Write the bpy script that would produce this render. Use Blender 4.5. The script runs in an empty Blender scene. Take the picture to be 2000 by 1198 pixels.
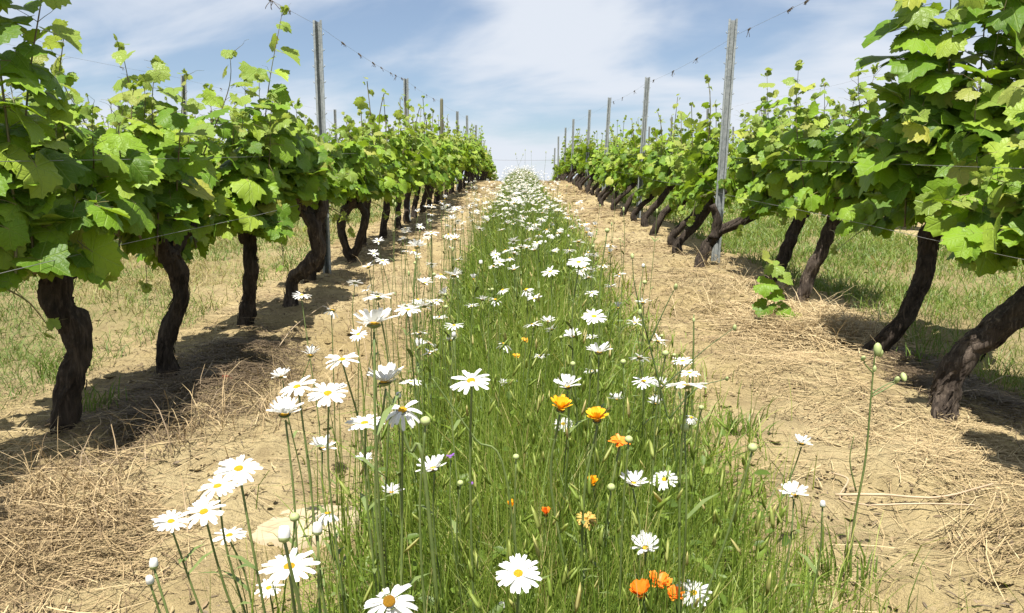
import bpy, math, random
import numpy as np
from mathutils import Vector, Matrix, noise, Euler

# ------------------------------------------------------------------ camera, sky, sun, exposure
S = bpy.context.scene
COL = S.collection
H = 0.95                       # eye height above the strip, metres; lengths below are given in units of H
SLOPE = 0.07                   # the vineyard climbs gently away from the camera
F = 1444.0                     # focal length in photo pixels (photo 2000 x 1198)
cam_d = bpy.data.cameras.new('camera')
cam = bpy.data.objects.new('camera', cam_d)
COL.objects.link(cam)
cam_d.sensor_width = 36.0
cam_d.lens = F / 2000 * 36
cam_d.clip_start = 0.02
cam_d.clip_end = 3000
PITCH = math.atan(SLOPE) - math.atan(304 / F)
cam.location = (0, 0, H)
cam.rotation_euler = (math.pi / 2 + PITCH, 0, math.radians(0.6))
S.camera = cam
CR = cam.rotation_euler.to_matrix()

TO_SUN = Vector((-0.06, -0.34, 0.92)).normalized()
world = bpy.data.worlds.new('World')
S.world = world
world.use_nodes = True
SUN_E, SUN_C, SKY_K, EXPO = 5.0, (1.0, 0.95, 0.86), 0.056, 1.25

sun_d = bpy.data.lights.new('sun', 'SUN')
sun_d.energy = SUN_E
sun_d.angle = math.radians(0.5)
sun_d.color = SUN_C
sun = bpy.data.objects.new('sun', sun_d)
COL.objects.link(sun)
sun.location = (0, 0, 30)
sun.rotation_euler = TO_SUN.to_track_quat('Z', 'Y').to_euler()
S.view_settings.view_transform = 'Standard'
S.view_settings.look = 'None'
S.view_settings.exposure = EXPO
S.view_settings.gamma = 1.0
S.view_settings.use_curve_mapping = False

random.seed(7)
RNG = np.random.default_rng(11)


class NT:
    """small helper to write node trees"""
    def __init__(self, nt):
        self.nt = nt
        nt.nodes.clear()

    def n(self, typ, ins=None, **props):
        nd = self.nt.nodes.new(typ)
        for k, v in props.items():
            setattr(nd, k, v)
        for k, v in (ins or {}).items():
            s = nd.inputs[k]
            if hasattr(v, 'is_output'):
                self.nt.links.new(v, s)
            else:
                s.default_value = v
        return nd

    def math(self, op, a, b=0.0, c=0.0, clamp=False):
        nd = self.n('ShaderNodeMath', {0: a, 1: b, 2: c}, operation=op, use_clamp=clamp)
        return nd.outputs[0]

    def mix(self, f, a, b, blend='MIX'):
        nd = self.nt.nodes.new('ShaderNodeMix')
        nd.data_type = 'RGBA'
        nd.blend_type = blend
        for i, v in ((0, f), (6, a), (7, b)):
            if hasattr(v, 'is_output'):
                self.nt.links.new(v, nd.inputs[i])
            else:
                nd.inputs[i].default_value = v if i == 0 else (*v, 1.0)[:4]
        return nd.outputs[2]

    def ramp(self, f, stops, interp='LINEAR'):
        nd = self.nt.nodes.new('ShaderNodeValToRGB')
        self.nt.links.new(f, nd.inputs[0])
        cr = nd.color_ramp
        cr.interpolation = interp
        while len(cr.elements) < len(stops):
            cr.elements.new(0.5)
        for e, (p, c) in zip(cr.elements, stops):
            e.position = p
            e.color = (*c, 1.0) if not isinstance(c, (int, float)) else (c, c, c, 1.0)
        return nd.outputs[0]

    def noise(self, vec, scale, detail=4.0, rough=0.55, dist=0.0):
        nd = self.n('ShaderNodeTexNoise', {'Scale': scale, 'Detail': detail, 'Roughness': rough, 'Distortion': dist})
        if vec is not None:
            self.nt.links.new(vec, nd.inputs['Vector'])
        return nd.outputs['Fac']

    def link(self, a, b):
        self.nt.links.new(a, b)


# sky: Nishita daylight with broad, soft, streaky cloud laid on a high flat layer
t = NT(world.node_tree)
sky = t.n('ShaderNodeTexSky', sky_type='NISHITA', sun_disc=False, sun_elevation=math.asin(TO_SUN.z),
          sun_rotation=math.atan2(TO_SUN.x, TO_SUN.y), altitude=100.0, air_density=1.0, dust_density=0.9, ozone_density=2.2)
bg = t.n('ShaderNodeBackground', {'Color': sky.outputs[0], 'Strength': SKY_K})
tc = t.n('ShaderNodeTexCoord')
sep = t.n('ShaderNodeSeparateXYZ', {0: tc.outputs['Generated']})
zz = t.math('ADD', t.math('MAXIMUM', sep.outputs[2], 0.0), 0.30)
cx = t.math('DIVIDE', sep.outputs[0], zz)
cy = t.math('DIVIDE', sep.outputs[1], zz)
cv = t.n('ShaderNodeCombineXYZ', {0: t.math('MULTIPLY', cx, 0.62), 1: t.math('ADD', t.math('MULTIPLY', cy, 1.0), t.math('MULTIPLY', cx, 0.22)), 2: 3.3}).outputs[0]
n1 = t.noise(cv, 1.5, 5.0, 0.5, 0.5)
n2 = t.noise(cv, 5.0, 5.0, 0.55, 0.4)
dens = t.math('ADD', t.math('MULTIPLY', n1, 0.78), t.math('MULTIPLY', n2, 0.22))
fac = t.n('ShaderNodeMapRange', {0: dens, 1: 0.36, 2: 0.56, 3: 0.12, 4: 0.95}, interpolation_type='SMOOTHSTEP').outputs[0]
cbg = t.n('ShaderNodeBackground', {'Color': (0.78, 0.83, 0.91, 1), 'Strength': 0.43})
mx = t.n('ShaderNodeMixShader', {0: fac, 1: bg.outputs[0], 2: cbg.outputs[0]})
t.link(mx.outputs[0], t.n('ShaderNodeOutputWorld').inputs[0])


# ------------------------------------------------------------------ geometry helpers
def crest(yh):
    """fall of the ground behind the crest, in H, against the straight slope"""
    if yh < 23:
        return 0.0
    d = yh - 23
    if d < 22:
        return -0.0098 * d * d / 2
    return -0.0098 * 22 * 22 / 2 - 0.0098 * 22 * (d - 22)


def ground(x, y):
    """terrain height in metres at x, y in metres"""
    xh, yh = x / H, y / H
    z = SLOPE * yh + crest(yh)
    if yh > 90:
        z = SLOPE * 90 + crest(90) - 0.03 * (yh - 90)
    a = abs(xh)
    if a < 9.5:
        r = min(abs(a - 1.55), abs(a - 4.7), abs(a - 7.85))
        z += 0.018 * math.exp(-(r / 0.42) ** 2)
    z += 0.05 * (noise.noise(Vector((xh * 0.8, yh * 0.8, 1.7))))
    z += 0.034 * (noise.noise(Vector((xh * 2.9, yh * 2.9, 5.7))))
    if a < 2.4 and yh < 30:
        z += 0.016 * noise.noise(Vector((xh * 7.5, yh * 7.5, 2.2)))
    return z * H


def px(x, y, yh):
    """the world point on the plane yh ahead of the camera that the photo shows at pixel x, y"""
    d = CR @ Vector(((x - 1000) / F, -(y - 599) / F, -1.0))
    return Vector((0, 0, H)) + d * (yh * H / d.y)


def mesh_of(name, verts, faces, mats=(), smooth=True, mat_idx=None, attrs=None):
    me = bpy.data.meshes.new(name)
    me.from_pydata([tuple(v) for v in verts], [], [tuple(f) for f in faces])
    finish(me, mats, smooth, mat_idx, attrs)
    return me


def tri_mesh(name, verts, tris, mats=(), smooth=True, mat_idx=None, attrs=None):
    verts = np.asarray(verts, np.float32)
    tris = np.asarray(tris, np.int32)
    me = bpy.data.meshes.new(name)
    me.vertices.add(len(verts))
    me.vertices.foreach_set('co', verts.ravel())
    n = len(tris)
    me.loops.add(n * 3)
    me.loops.foreach_set('vertex_index', tris.ravel())
    me.polygons.add(n)
    me.polygons.foreach_set('loop_start', np.arange(0, n * 3, 3, dtype=np.int32))
    finish(me, mats, smooth, mat_idx, attrs)
    me.validate()
    return me


def finish(me, mats, smooth, mat_idx, attrs):
    for m in mats:
        me.materials.append(m)
    n = len(me.polygons)
    me.polygons.foreach_set('use_smooth', np.full(n, smooth, dtype=bool))
    if mat_idx is not None:
        me.polygons.foreach_set('material_index', np.asarray(mat_idx, np.int32))
    for k, v in (attrs or {}).items():
        v = np.asarray(v, np.float32)
        if v.ndim == 1:
            a = me.attributes.new(k, 'FLOAT', 'POINT')
            a.data.foreach_set('value', v)
        else:
            a = me.attributes.new(k, 'FLOAT_VECTOR', 'POINT')
            a.data.foreach_set('vector', v.ravel())
    me.update()


def obj(name, me, parent=None, mat=None):
    o = bpy.data.objects.new(name, me)
    COL.objects.link(o)
    if parent is not None:
        o.parent = parent
    if mat is not None:
        o.matrix_basis = mat
    return o


def tag(o, label=None, cat=None, group=None, kind=None):
    if label:
        o['label'] = label
    if cat:
        o['category'] = cat
    if group:
        o['group'] = group
    if kind:
        o['kind'] = kind
    return o


def thing(name, loc, label, cat, group=None):
    o = bpy.data.objects.new(name, None)
    o.empty_display_size = 0.05
    COL.objects.link(o)
    o.location = loc
    return tag(o, label, cat, group)


def copy_tree(o, parent=None):
    c = o.copy()
    COL.objects.link(c)
    if parent is not None:
        c.parent = parent
    for ch in list(o.children):
        copy_tree(ch, c)
    return c


def frames(pts):
    """tangents and a twist-free normal pair for a polyline"""
    pts = [Vector(p) for p in pts]
    n = len(pts)
    T = [(pts[min(i + 1, n - 1)] - pts[max(i - 1, 0)]).normalized() for i in range(n)]
    u = T[0].orthogonal().normalized()
    out = []
    for i in range(n):
        u = (u - T[i] * u.dot(T[i])).normalized()
        out.append((T[i], u, T[i].cross(u)))
    return out


def tube(verts, faces, pts, rad, sides=5, cap=True, fn=None):
    """sweep a ring along pts into verts/faces; fn(i, k) scales the radius"""
    fr = frames(pts)
    b = len(verts)
    n = len(pts)
    for i in range(n):
        T, u, w = fr[i]
        r = rad[i] if hasattr(rad, '__len__') else rad
        for k in range(sides):
            a = 2 * math.pi * k / sides
            q = r * (fn(i, k) if fn else 1.0)
            verts.append(Vector(pts[i]) + u * (math.cos(a) * q) + w * (math.sin(a) * q))
    for i in range(n - 1):
        for k in range(sides):
            k2 = (k + 1) % sides
            faces.append((b + i * sides + k, b + i * sides + k2, b + (i + 1) * sides + k2, b + (i + 1) * sides + k))
    if cap:
        faces.append(tuple(b + k for k in range(sides))[::-1])
        faces.append(tuple(b + (n - 1) * sides + k for k in range(sides)))


def smooth_path(pts, sub=6):
    """Catmull-Rom through pts"""
    P = [Vector(p) for p in pts]
    P = [P[0] * 2 - P[1]] + P + [P[-1] * 2 - P[-2]]
    out = []
    for i in range(1, len(P) - 2):
        for s in range(sub):
            q = s / sub
            a, b, c, d = P[i - 1], P[i], P[i + 1], P[i + 2]
            out.append(0.5 * ((2 * b) + (c - a) * q + (2 * a - 5 * b + 4 * c - d) * q * q + (3 * b - a - 3 * c + d) * q ** 3))
    out.append(P[-2])
    return out


def basis(loc, up, tip, s):
    """matrix with local +Z along up and local +Y towards tip"""
    z = up.normalized()
    y = (tip - z * tip.dot(z))
    y = y.normalized() if y.length > 1e-5 else z.orthogonal().normalized()
    x = y.cross(z)
    m = Matrix((x, y, z)).transposed().to_4x4() @ Matrix.Diagonal((*(s if hasattr(s, '__len__') else (s, s, s)), 1.0))
    m.translation = loc
    return m


def join_instances(name, temps, mats4, which, tints, materials, mat_idx_t, extra=None):
    """many copies of small triangle templates as one mesh; temps: list of (verts, tris, leafco)"""
    V, T, TI, CO, MI = [], [], [], [], []
    base = 0
    M = np.array([[list(r) for r in m] for m in mats4], np.float32)
    which = np.asarray(which)
    tints = np.asarray(tints, np.float32)
    for w, (tv, tt, tco) in enumerate(temps):
        sel = np.nonzero(which == w)[0]
        if not len(sel):
            continue
        hv = np.concatenate([tv, np.ones((len(tv), 1), np.float32)], 1)
        vv = np.einsum('nij,vj->nvi', M[sel], hv)[..., :3]
        V.append(vv.reshape(-1, 3))
        off = base + np.arange(len(sel))[:, None, None] * len(tv)
        T.append((tt[None] + off).reshape(-1, 3))
        TI.append(np.repeat(tints[sel], len(tv)))
        CO.append(np.tile(tco, (len(sel), 1)))
        MI.append(np.tile(mat_idx_t[w], len(sel)))
        base += len(sel) * len(tv)
    return tri_mesh(name, np.concatenate(V), np.concatenate(T), materials, True, np.concatenate(MI),
                    {'tint': np.concatenate(TI), 'leafco': np.concatenate(CO)})


# ------------------------------------------------------------------ materials
def mat(name):
    m = bpy.data.materials.new(name)
    m.use_nodes = True
    return m, NT(m.node_tree)


def out(t, sh):
    t.link(sh, t.n('ShaderNodeOutputMaterial').inputs[0])


def tinted(t):
    a = t.n('ShaderNodeAttribute', attribute_name='tint').outputs['Fac']
    r = t.n('ShaderNodeObjectInfo').outputs['Random']
    return t.math('FRACT', t.math('ADD', a, r))


def leaf_material(name, cols, trans, trans_f, rough=0.42, veins=True):
    m, t = mat(name)
    tint = tinted(t)
    col = t.ramp(tint, cols)
    co = t.n('ShaderNodeAttribute', attribute_name='leafco').outputs['Vector']
    s = t.n('ShaderNodeSeparateXYZ', {0: co})
    ang = t.math('ABSOLUTE', t.math('ARCTAN2', s.outputs[0], s.outputs[1]))
    r = t.n('ShaderNodeVectorMath', {0: co}, operation='LENGTH').outputs['Value']
    d = None
    for a0 in (0.0, 0.93, 1.95):
        da = t.math('MULTIPLY', r, t.math('ABSOLUTE', t.math('SINE', t.math('SUBTRACT', ang, a0))))
        d = da if d is None else t.math('MINIMUM', d, da)
    vein = t.n('ShaderNodeMapRange', {0: d, 1: 0.004, 2: 0.026, 3: 1.0, 4: 0.0}).outputs[0]
    # side veins branching off the main ones
    w = t.math('SINE', t.math('MULTIPLY', t.math('SUBTRACT', r, t.math('MULTIPLY', d, 0.9)), 44.0))
    side = t.n('ShaderNodeMapRange', {0: w, 1: 0.80, 2: 1.0, 3: 0.0, 4: 0.5}).outputs[0]
    v = t.math('MAXIMUM', vein, side)
    blot = t.noise(co, 5.0, 3.0)
    col = t.mix(t.math('MULTIPLY', blot, 0.35), col, t.mix(0.5, col, (0.17, 0.24, 0.025)))
    col = t.mix(t.math('MULTIPLY', v, 0.36), col, (0.26, 0.36, 0.08))
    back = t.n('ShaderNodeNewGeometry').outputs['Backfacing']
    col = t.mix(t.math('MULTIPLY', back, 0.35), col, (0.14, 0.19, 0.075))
    hgt = t.math('SUBTRACT', t.math('MULTIPLY', t.noise(co, 9.0, 2.0), 0.8), v)
    bump = t.n('ShaderNodeBump', {'Strength': 0.45, 'Distance': 0.006, 'Height': hgt})
    p = t.n('ShaderNodeBsdfPrincipled', {'Base Color': col, 'Roughness': rough, 'Specular IOR Level': 0.20, 'Normal': bump.outputs[0]})
    tcol = t.mix(0.35, trans, col)
    tcol = t.mix(t.math('MULTIPLY', v, 0.3), tcol, (0.20, 0.28, 0.04))
    tr = t.n('ShaderNodeBsdfTranslucent', {'Color': tcol, 'Normal': bump.outputs[0]})
    ms = t.n('ShaderNodeMixShader', {0: trans_f, 1: p.outputs[0], 2: tr.outputs[0]})
    out(t, ms.outputs[0])
    return m


M_LEAF = leaf_material('vine_leaf', [(0.0, (0.040, 0.095, 0.009)), (0.30, (0.092, 0.185, 0.012)), (0.65, (0.165, 0.275, 0.020)), (0.95, (0.25, 0.33, 0.040)), (1.0, (0.33, 0.31, 0.06))],
                       (0.36, 0.54, 0.008), 0.30, 0.46)
M_YOUNG = leaf_material('young_vine_leaf', [(0.0, (0.17, 0.26, 0.05)), (0.6, (0.23, 0.31, 0.06)), (1.0, (0.30, 0.31, 0.08))],
                        (0.42, 0.52, 0.06), 0.42, 0.38)


def simple_mat(name, col, rough=0.6, col2=None, scale=20.0, trans=0.0, tcol=None, bump=0.0, coords='Object', spec=0.5, metal=0.0, stretch=(1, 1, 1)):
    m, t = mat(name)
    v = t.n('ShaderNodeTexCoord').outputs[coords]
    if stretch != (1, 1, 1):
        v = t.n('ShaderNodeMapping', {'Vector': v, 'Scale': stretch}).outputs[0]
    n = t.noise(v, scale, 5.0, 0.6)
    c = t.mix(t.n('ShaderNodeMapRange', {0: n, 1: 0.3, 2: 0.7}).outputs[0], col, col2 or col)
    ins = {'Base Color': c, 'Roughness': rough, 'Specular IOR Level': spec, 'Metallic': metal}
    if bump:
        ins['Normal'] = t.n('ShaderNodeBump', {'Strength': bump, 'Distance': 0.004, 'Height': n}).outputs[0]
    sh = t.n('ShaderNodeBsdfPrincipled', ins).outputs[0]
    if trans:
        tr = t.n('ShaderNodeBsdfTranslucent', {'Color': (*(tcol or col), 1)})
        sh = t.n('ShaderNodeMixShader', {0: trans, 1: sh, 2: tr.outputs[0]}).outputs[0]
    out(t, sh)
    return m


def ramp_mat(name, stops, rough, trans, tk, spec=0.4):
    """thin vegetation whose colour goes by the tint attribute"""
    m, t = mat(name)
    col = t.ramp(t.n('ShaderNodeAttribute', attribute_name='tint').outputs['Fac'], stops)
    p = t.n('ShaderNodeBsdfPrincipled', {'Base Color': col, 'Roughness': rough, 'Specular IOR Level': spec})
    tr = t.n('ShaderNodeBsdfTranslucent', {'Color': t.mix(1.0, col, tk, 'MULTIPLY')})
    out(t, t.n('ShaderNodeMixShader', {0: trans, 1: p.outputs[0], 2: tr.outputs[0]}).outputs[0])
    return m


M_GRASS = ramp_mat('green_grass', [(0.0, (0.040, 0.075, 0.010)), (0.30, (0.100, 0.160, 0.020)), (0.70, (0.185, 0.255, 0.038)), (0.90, (0.29, 0.33, 0.085)), (1.0, (0.44, 0.36, 0.17))], 0.5, 0.38, (1.6, 1.5, 0.8))
M_GRASS_DRY = ramp_mat('dry_grass', [(0.0, (0.085, 0.14, 0.020)), (0.40, (0.16, 0.200, 0.040)), (0.65, (0.26, 0.22, 0.085)), (1.0, (0.36, 0.28, 0.14))], 0.6, 0.25, (1.2, 1.1, 0.9))
M_GRASS_FRESH = ramp_mat('fresh_grass', [(0.0, (0.06, 0.11, 0.016)), (0.5, (0.115, 0.18, 0.028)), (0.85, (0.17, 0.22, 0.045)), (1.0, (0.32, 0.26, 0.11))], 0.5, 0.32, (1.6, 1.5, 0.9))
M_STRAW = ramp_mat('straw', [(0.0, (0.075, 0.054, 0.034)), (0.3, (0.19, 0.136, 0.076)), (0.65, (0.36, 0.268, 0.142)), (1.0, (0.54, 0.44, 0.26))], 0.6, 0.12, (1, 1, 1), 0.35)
M_WEED = simple_mat('weed_green', (0.05, 0.085, 0.025), 0.55, (0.10, 0.14, 0.04), 30, 0.2, (0.12, 0.18, 0.04))
M_STEM = simple_mat('daisy_stem', (0.075, 0.115, 0.03), 0.5, (0.13, 0.16, 0.05), 40, spec=0.35)
M_SHOOT = simple_mat('vine_shoot', (0.11, 0.14, 0.045), 0.5, (0.13, 0.075, 0.04), 9)
M_PETIOLE = simple_mat('leaf_stalk', (0.17, 0.20, 0.06), 0.5, (0.22, 0.13, 0.07), 6)
M_PETAL = simple_mat('daisy_petal', (0.58, 0.58, 0.56), 0.6, (0.66, 0.66, 0.64), 60, 0.28, (0.75, 0.75, 0.72), spec=0.3)
M_DISC = simple_mat('daisy_disc', (0.72, 0.36, 0.012), 0.7, (0.85, 0.52, 0.03), 300, bump=0.9, spec=0.2)
M_DISC_OLD = simple_mat('old_daisy_disc', (0.22, 0.085, 0.012), 0.8, (0.70, 0.38, 0.02), 120, bump=1.0, spec=0.2)
M_CALYX = simple_mat('flower_calyx', (0.10, 0.14, 0.04), 0.6, (0.20, 0.20, 0.07), 90)
M_BUD = simple_mat('daisy_bud', (0.34, 0.38, 0.17), 0.6, (0.24, 0.30, 0.10), 120)
M_ORANGE = simple_mat('marigold_orange', (0.80, 0.20, 0.012), 0.5, (0.86, 0.27, 0.02), 30, 0.3, (0.85, 0.24, 0.01))
M_AMBER = simple_mat('marigold_amber', (0.82, 0.40, 0.012), 0.5, (0.86, 0.50, 0.02), 30, 0.3, (0.85, 0.45, 0.01))
M_WITHER = simple_mat('marigold_withered', (0.42, 0.22, 0.03), 0.7, (0.30, 0.24, 0.06), 40)
M_PURPLE = simple_mat('purple_petal', (0.25, 0.10, 0.42), 0.5, (0.18, 0.07, 0.32), 30, 0.25, (0.3, 0.1, 0.5))
M_WIRE = simple_mat('galvanised_wire', (0.26, 0.26, 0.25), 0.5, (0.17, 0.17, 0.16), 12, metal=0.4)
M_DRY = simple_mat('dry_tendril', (0.055, 0.04, 0.03), 0.8, (0.12, 0.09, 0.06), 30)
M_TWIG = simple_mat('dry_cane', (0.26, 0.19, 0.12), 0.7, (0.40, 0.31, 0.20), 14, bump=0.4)
M_STONE = simple_mat('pale_stone', (0.30, 0.235, 0.15), 0.85, (0.38, 0.31, 0.21), 9, bump=0.5, spec=0.25)
M_RED = simple_mat('red_leaf', (0.45, 0.04, 0.02), 0.5, (0.32, 0.05, 0.02), 12, 0.2, (0.5, 0.05, 0.02))


def bark_mat(name, dark, mid, light):
    m, t = mat(name)
    v = t.n('ShaderNodeTexCoord').outputs['Object']
    mp = t.n('ShaderNodeMapping', {'Vector': v, 'Scale': (1, 1, 0.16)}).outputs[0]
    f = t.noise(mp, 85, 6.0, 0.65, 0.6)
    g = t.noise(v, 11, 4.0)
    col = t.ramp(f, [(0.30, dark), (0.52, mid), (0.72, light)])
    col = t.mix(t.n('ShaderNodeMapRange', {0: g, 1: 0.45, 2: 0.75, 3: 0.0, 4: 0.45}).outputs[0], col, light)
    b = t.n('ShaderNodeBump', {'Strength': 1.0, 'Distance': 0.010, 'Height': f})
    out(t, t.n('ShaderNodeBsdfPrincipled', {'Base Color': col, 'Roughness': 0.9, 'Specular IOR Level': 0.2, 'Normal': b.outputs[0]}).outputs[0])
    return m


M_BARK = bark_mat('vine_bark', (0.010, 0.008, 0.006), (0.032, 0.024, 0.018), (0.085, 0.066, 0.050))
M_BARK_PALE = bark_mat('weathered_vine_bark', (0.014, 0.010, 0.008), (0.050, 0.038, 0.030), (0.155, 0.122, 0.094))


def soil_mat():
    m, t = mat('sandy_soil')
    pos = t.n('ShaderNodeNewGeometry').outputs['Position']
    a = t.noise(pos, 1.3, 5.0, 0.6)
    b = t.noise(pos, 7.5, 6.0, 0.65, 0.3)
    c = t.noise(pos, 48.0, 5.0, 0.7)
    e = t.noise(pos, 210.0, 3.0, 0.6)
    col = t.ramp(a, [(0.30, (0.30, 0.228, 0.108)), (0.5, (0.37, 0.293, 0.150)), (0.72, (0.43, 0.352, 0.200))])
    col = t.mix(t.n('ShaderNodeMapRange', {0: b, 1: 0.46, 2: 0.66, 3: 0.0, 4: 0.65}).outputs[0], col, (0.21, 0.158, 0.082))
    g = t.noise(pos, 2.7, 4.0, 0.6, 0.5)
    col = t.mix(t.n('ShaderNodeMapRange', {0: g, 1: 0.48, 2: 0.66, 3: 0.0, 4: 0.4}).outputs[0], col, (0.235, 0.185, 0.100))
    # litter and crumbs: small dark specks of old leaf and root, and pale grains
    col = t.mix(t.n('ShaderNodeMapRange', {0: c, 1: 0.60, 2: 0.70, 3: 0.0, 4: 0.7}).outputs[0], col, (0.085, 0.060, 0.034))
    col = t.mix(t.n('ShaderNodeMapRange', {0: c, 1: 0.42, 2: 0.30, 3: 0.0, 4: 0.5}).outputs[0], col, (0.40, 0.32, 0.21))
    col = t.mix(t.n('ShaderNodeMapRange', {0: e, 1: 0.58, 2: 0.72, 3: 0.0, 4: 0.5}).outputs[0], col, (0.12, 0.085, 0.048))
    # grassed alleys on both sides and the sown strip keep a greener, darker ground
    sp = t.n('ShaderNodeSeparateXYZ', {0: pos})
    ax = t.math('ABSOLUTE', sp.outputs[0])
    alley = t.math('MULTIPLY', t.n('ShaderNodeMapRange', {0: ax, 1: 2.1 * H, 2: 2.5 * H}).outputs[0],
                   t.n('ShaderNodeMapRange', {0: ax, 1: 4.5 * H, 2: 4.1 * H}).outputs[0])
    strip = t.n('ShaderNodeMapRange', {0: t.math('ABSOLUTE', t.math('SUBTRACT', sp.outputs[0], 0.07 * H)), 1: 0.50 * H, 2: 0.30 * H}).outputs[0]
    col = t.mix(t.math('MULTIPLY', alley, t.n('ShaderNodeMapRange', {0: b, 1: 0.35, 2: 0.6, 3: 0.75, 4: 0.15}).outputs[0]), col, (0.135, 0.135, 0.050))
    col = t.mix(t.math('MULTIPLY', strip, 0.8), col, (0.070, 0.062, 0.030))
    hg = t.math('ADD', t.math('MULTIPLY', b, 1.0), t.math('ADD', t.math('MULTIPLY', c, 0.55), t.math('MULTIPLY', e, 0.18)))
    bp = t.n('ShaderNodeBump', {'Strength': 1.0, 'Distance': 0.05, 'Height': hg})
    out(t, t.n('ShaderNodeBsdfPrincipled', {'Base Color': col, 'Roughness': 0.95, 'Specular IOR Level': 0.15, 'Normal': bp.outputs[0]}).outputs[0])
    return m


M_SOIL = soil_mat()


def post_mat():
    m, t = mat('galvanised_post')
    v = t.n('ShaderNodeTexCoord').outputs['Object']
    mp = t.n('ShaderNodeMapping', {'Vector': v, 'Scale': (1, 1, 0.12)}).outputs[0]
    f = t.noise(mp, 60, 5.0, 0.6)
    g = t.n('ShaderNodeRGBToBW', {0: t.n('ShaderNodeTexVoronoi', {'Vector': v, 'Scale': 60.0}).outputs['Color']}).outputs[0]
    col = t.ramp(f, [(0.3, (0.13, 0.15, 0.15)), (0.55, (0.21, 0.235, 0.235)), (0.75, (0.31, 0.33, 0.325))])
    col = t.mix(0.12, col, g)
    out(t, t.n('ShaderNodeBsdfPrincipled', {'Base Color': col, 'Roughness': 0.55, 'Metallic': 0.35}).outputs[0])
    return m


M_POST = post_mat()
M_POST_DARK = simple_mat('weathered_stake', (0.06, 0.055, 0.035), 0.8, (0.13, 0.13, 0.07), 20, bump=0.5, stretch=(1, 1, 0.1))

# ------------------------------------------------------------------ the ground
def axis(dense, step, far, grow):
    a = list(np.arange(0, dense, step))
    while a[-1] < far:
        step *= grow
        a.append(a[-1] + step)
    return a


xp = axis(2.6, 0.028, 60, 1.06)
xs = np.array([-v for v in xp[:0:-1]] + xp) * H
ys = np.array([-v for v in axis(0.6, 0.2, 8, 1.2)[:0:-1]] + axis(4.8, 0.032, 420, 1.022)) * H
gv = []
for y in ys:
    for x in xs:
        z = ground(x, y)
        if abs(x) < 4.5 and 0.3 < y < 9:
            c = noise.noise(Vector((x * 9, y * 9, 0.3)))
            z += 0.016 * c + 0.014 * noise.noise(Vector((x * 22, y * 22, 3.1))) + 0.03 * max(0.0, noise.noise(Vector((x * 14, y * 14, 8.2))) - 0.2)
        gv.append((x, y, z))
nx, ny = len(xs), len(ys)
i0 = (np.arange(ny - 1)[:, None] * nx + np.arange(nx - 1)[None]).ravel()
gt = np.concatenate([np.stack([i0, i0 + 1, i0 + nx + 1], 1), np.stack([i0, i0 + nx + 1, i0 + nx], 1)])
tag(obj('ground', tri_mesh('ground', gv, gt, [M_SOIL])), 'pale sandy vineyard soil climbing to a low crest', kind='structure')


# ------------------------------------------------------------------ leaf templates
def leaf_template(seed, fold, droop, wave, lob=1.0):
    r0 = random.Random(seed)
    N = 33
    prof = [(0, .80), (14, .75), (32, .71 - .06 * lob), (52, .74), (70, .70), (88, .66 - .05 * lob), (112, .66), (136, .60), (158, .45), (172, .13)]
    V, CO = [(0, 0, 0)], [(0, 0, 0)]

    def rad(a):
        a = abs(a)
        for (a0, q0), (a1, q1) in zip(prof, prof[1:]):
            if a <= a1:
                return q0 + (q1 - q0) * (a - a0) / (a1 - a0)
        return .13

    ph = r0.uniform(0, 6.28)

    def put(x, y):
        rr = math.hypot(x, y)
        an = math.atan2(x, y)
        z = fold * abs(x) - droop * rr * rr + wave * rr * math.sin(3.0 * an + ph) + 0.5 * wave * rr * math.sin(7 * an + 2 * ph)
        V.append((x, y, z))
        CO.append((x, y, 0))

    asym = r0.uniform(-.06, .06)
    for i in range(9):
        a = -172 + 344 * i / 8
        q = rad(a) * .5
        put(math.sin(math.radians(a)) * q, math.cos(math.radians(a)) * q)
    for i in range(N):
        a = -172 + 344 * i / (N - 1)
        q = rad(a) * (1.055 if i % 2 == 0 else 0.935) * (1 + r0.uniform(-.045, .045)) * (1 + asym * (1 if a > 0 else -1))
        if i in (0, N - 1):
            q = .13
        put(math.sin(math.radians(a)) * q, math.cos(math.radians(a)) * q)
    T = []
    for i in range(8):
        T.append((0, 1 + i + 1, 1 + i))
        for k in range(4):
            T.append((1 + i, 10 + 4 * i + k + 1, 10 + 4 * i + k))
        T.append((1 + i, 1 + i + 1, 10 + 4 * i + 4))
    nb = len(T)
    b = len(V)                                   # the stalk: a thin three-sided tube
    for (y, z, q) in ((0.02, 0.004, .014), (-.30, -.04, .012), (-.62, -.16, .014)):
        for k in range(3):
            V.append((q * math.cos(k * 2.094), y, z + q * math.sin(k * 2.094)))
            CO.append((0, 0, 0))
    for i in range(2):
        for k in range(3):
            k2 = (k + 1) % 3
            T += [(b + i * 3 + k, b + i * 3 + k2, b + i * 3 + 3 + k2), (b + i * 3 + k, b + i * 3 + 3 + k2, b + i * 3 + 3 + k)]
    mi = np.array([0] * nb + [1] * (len(T) - nb))
    return np.array(V, np.float32), np.array(T, np.int32), np.array(CO, np.float32), mi


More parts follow.
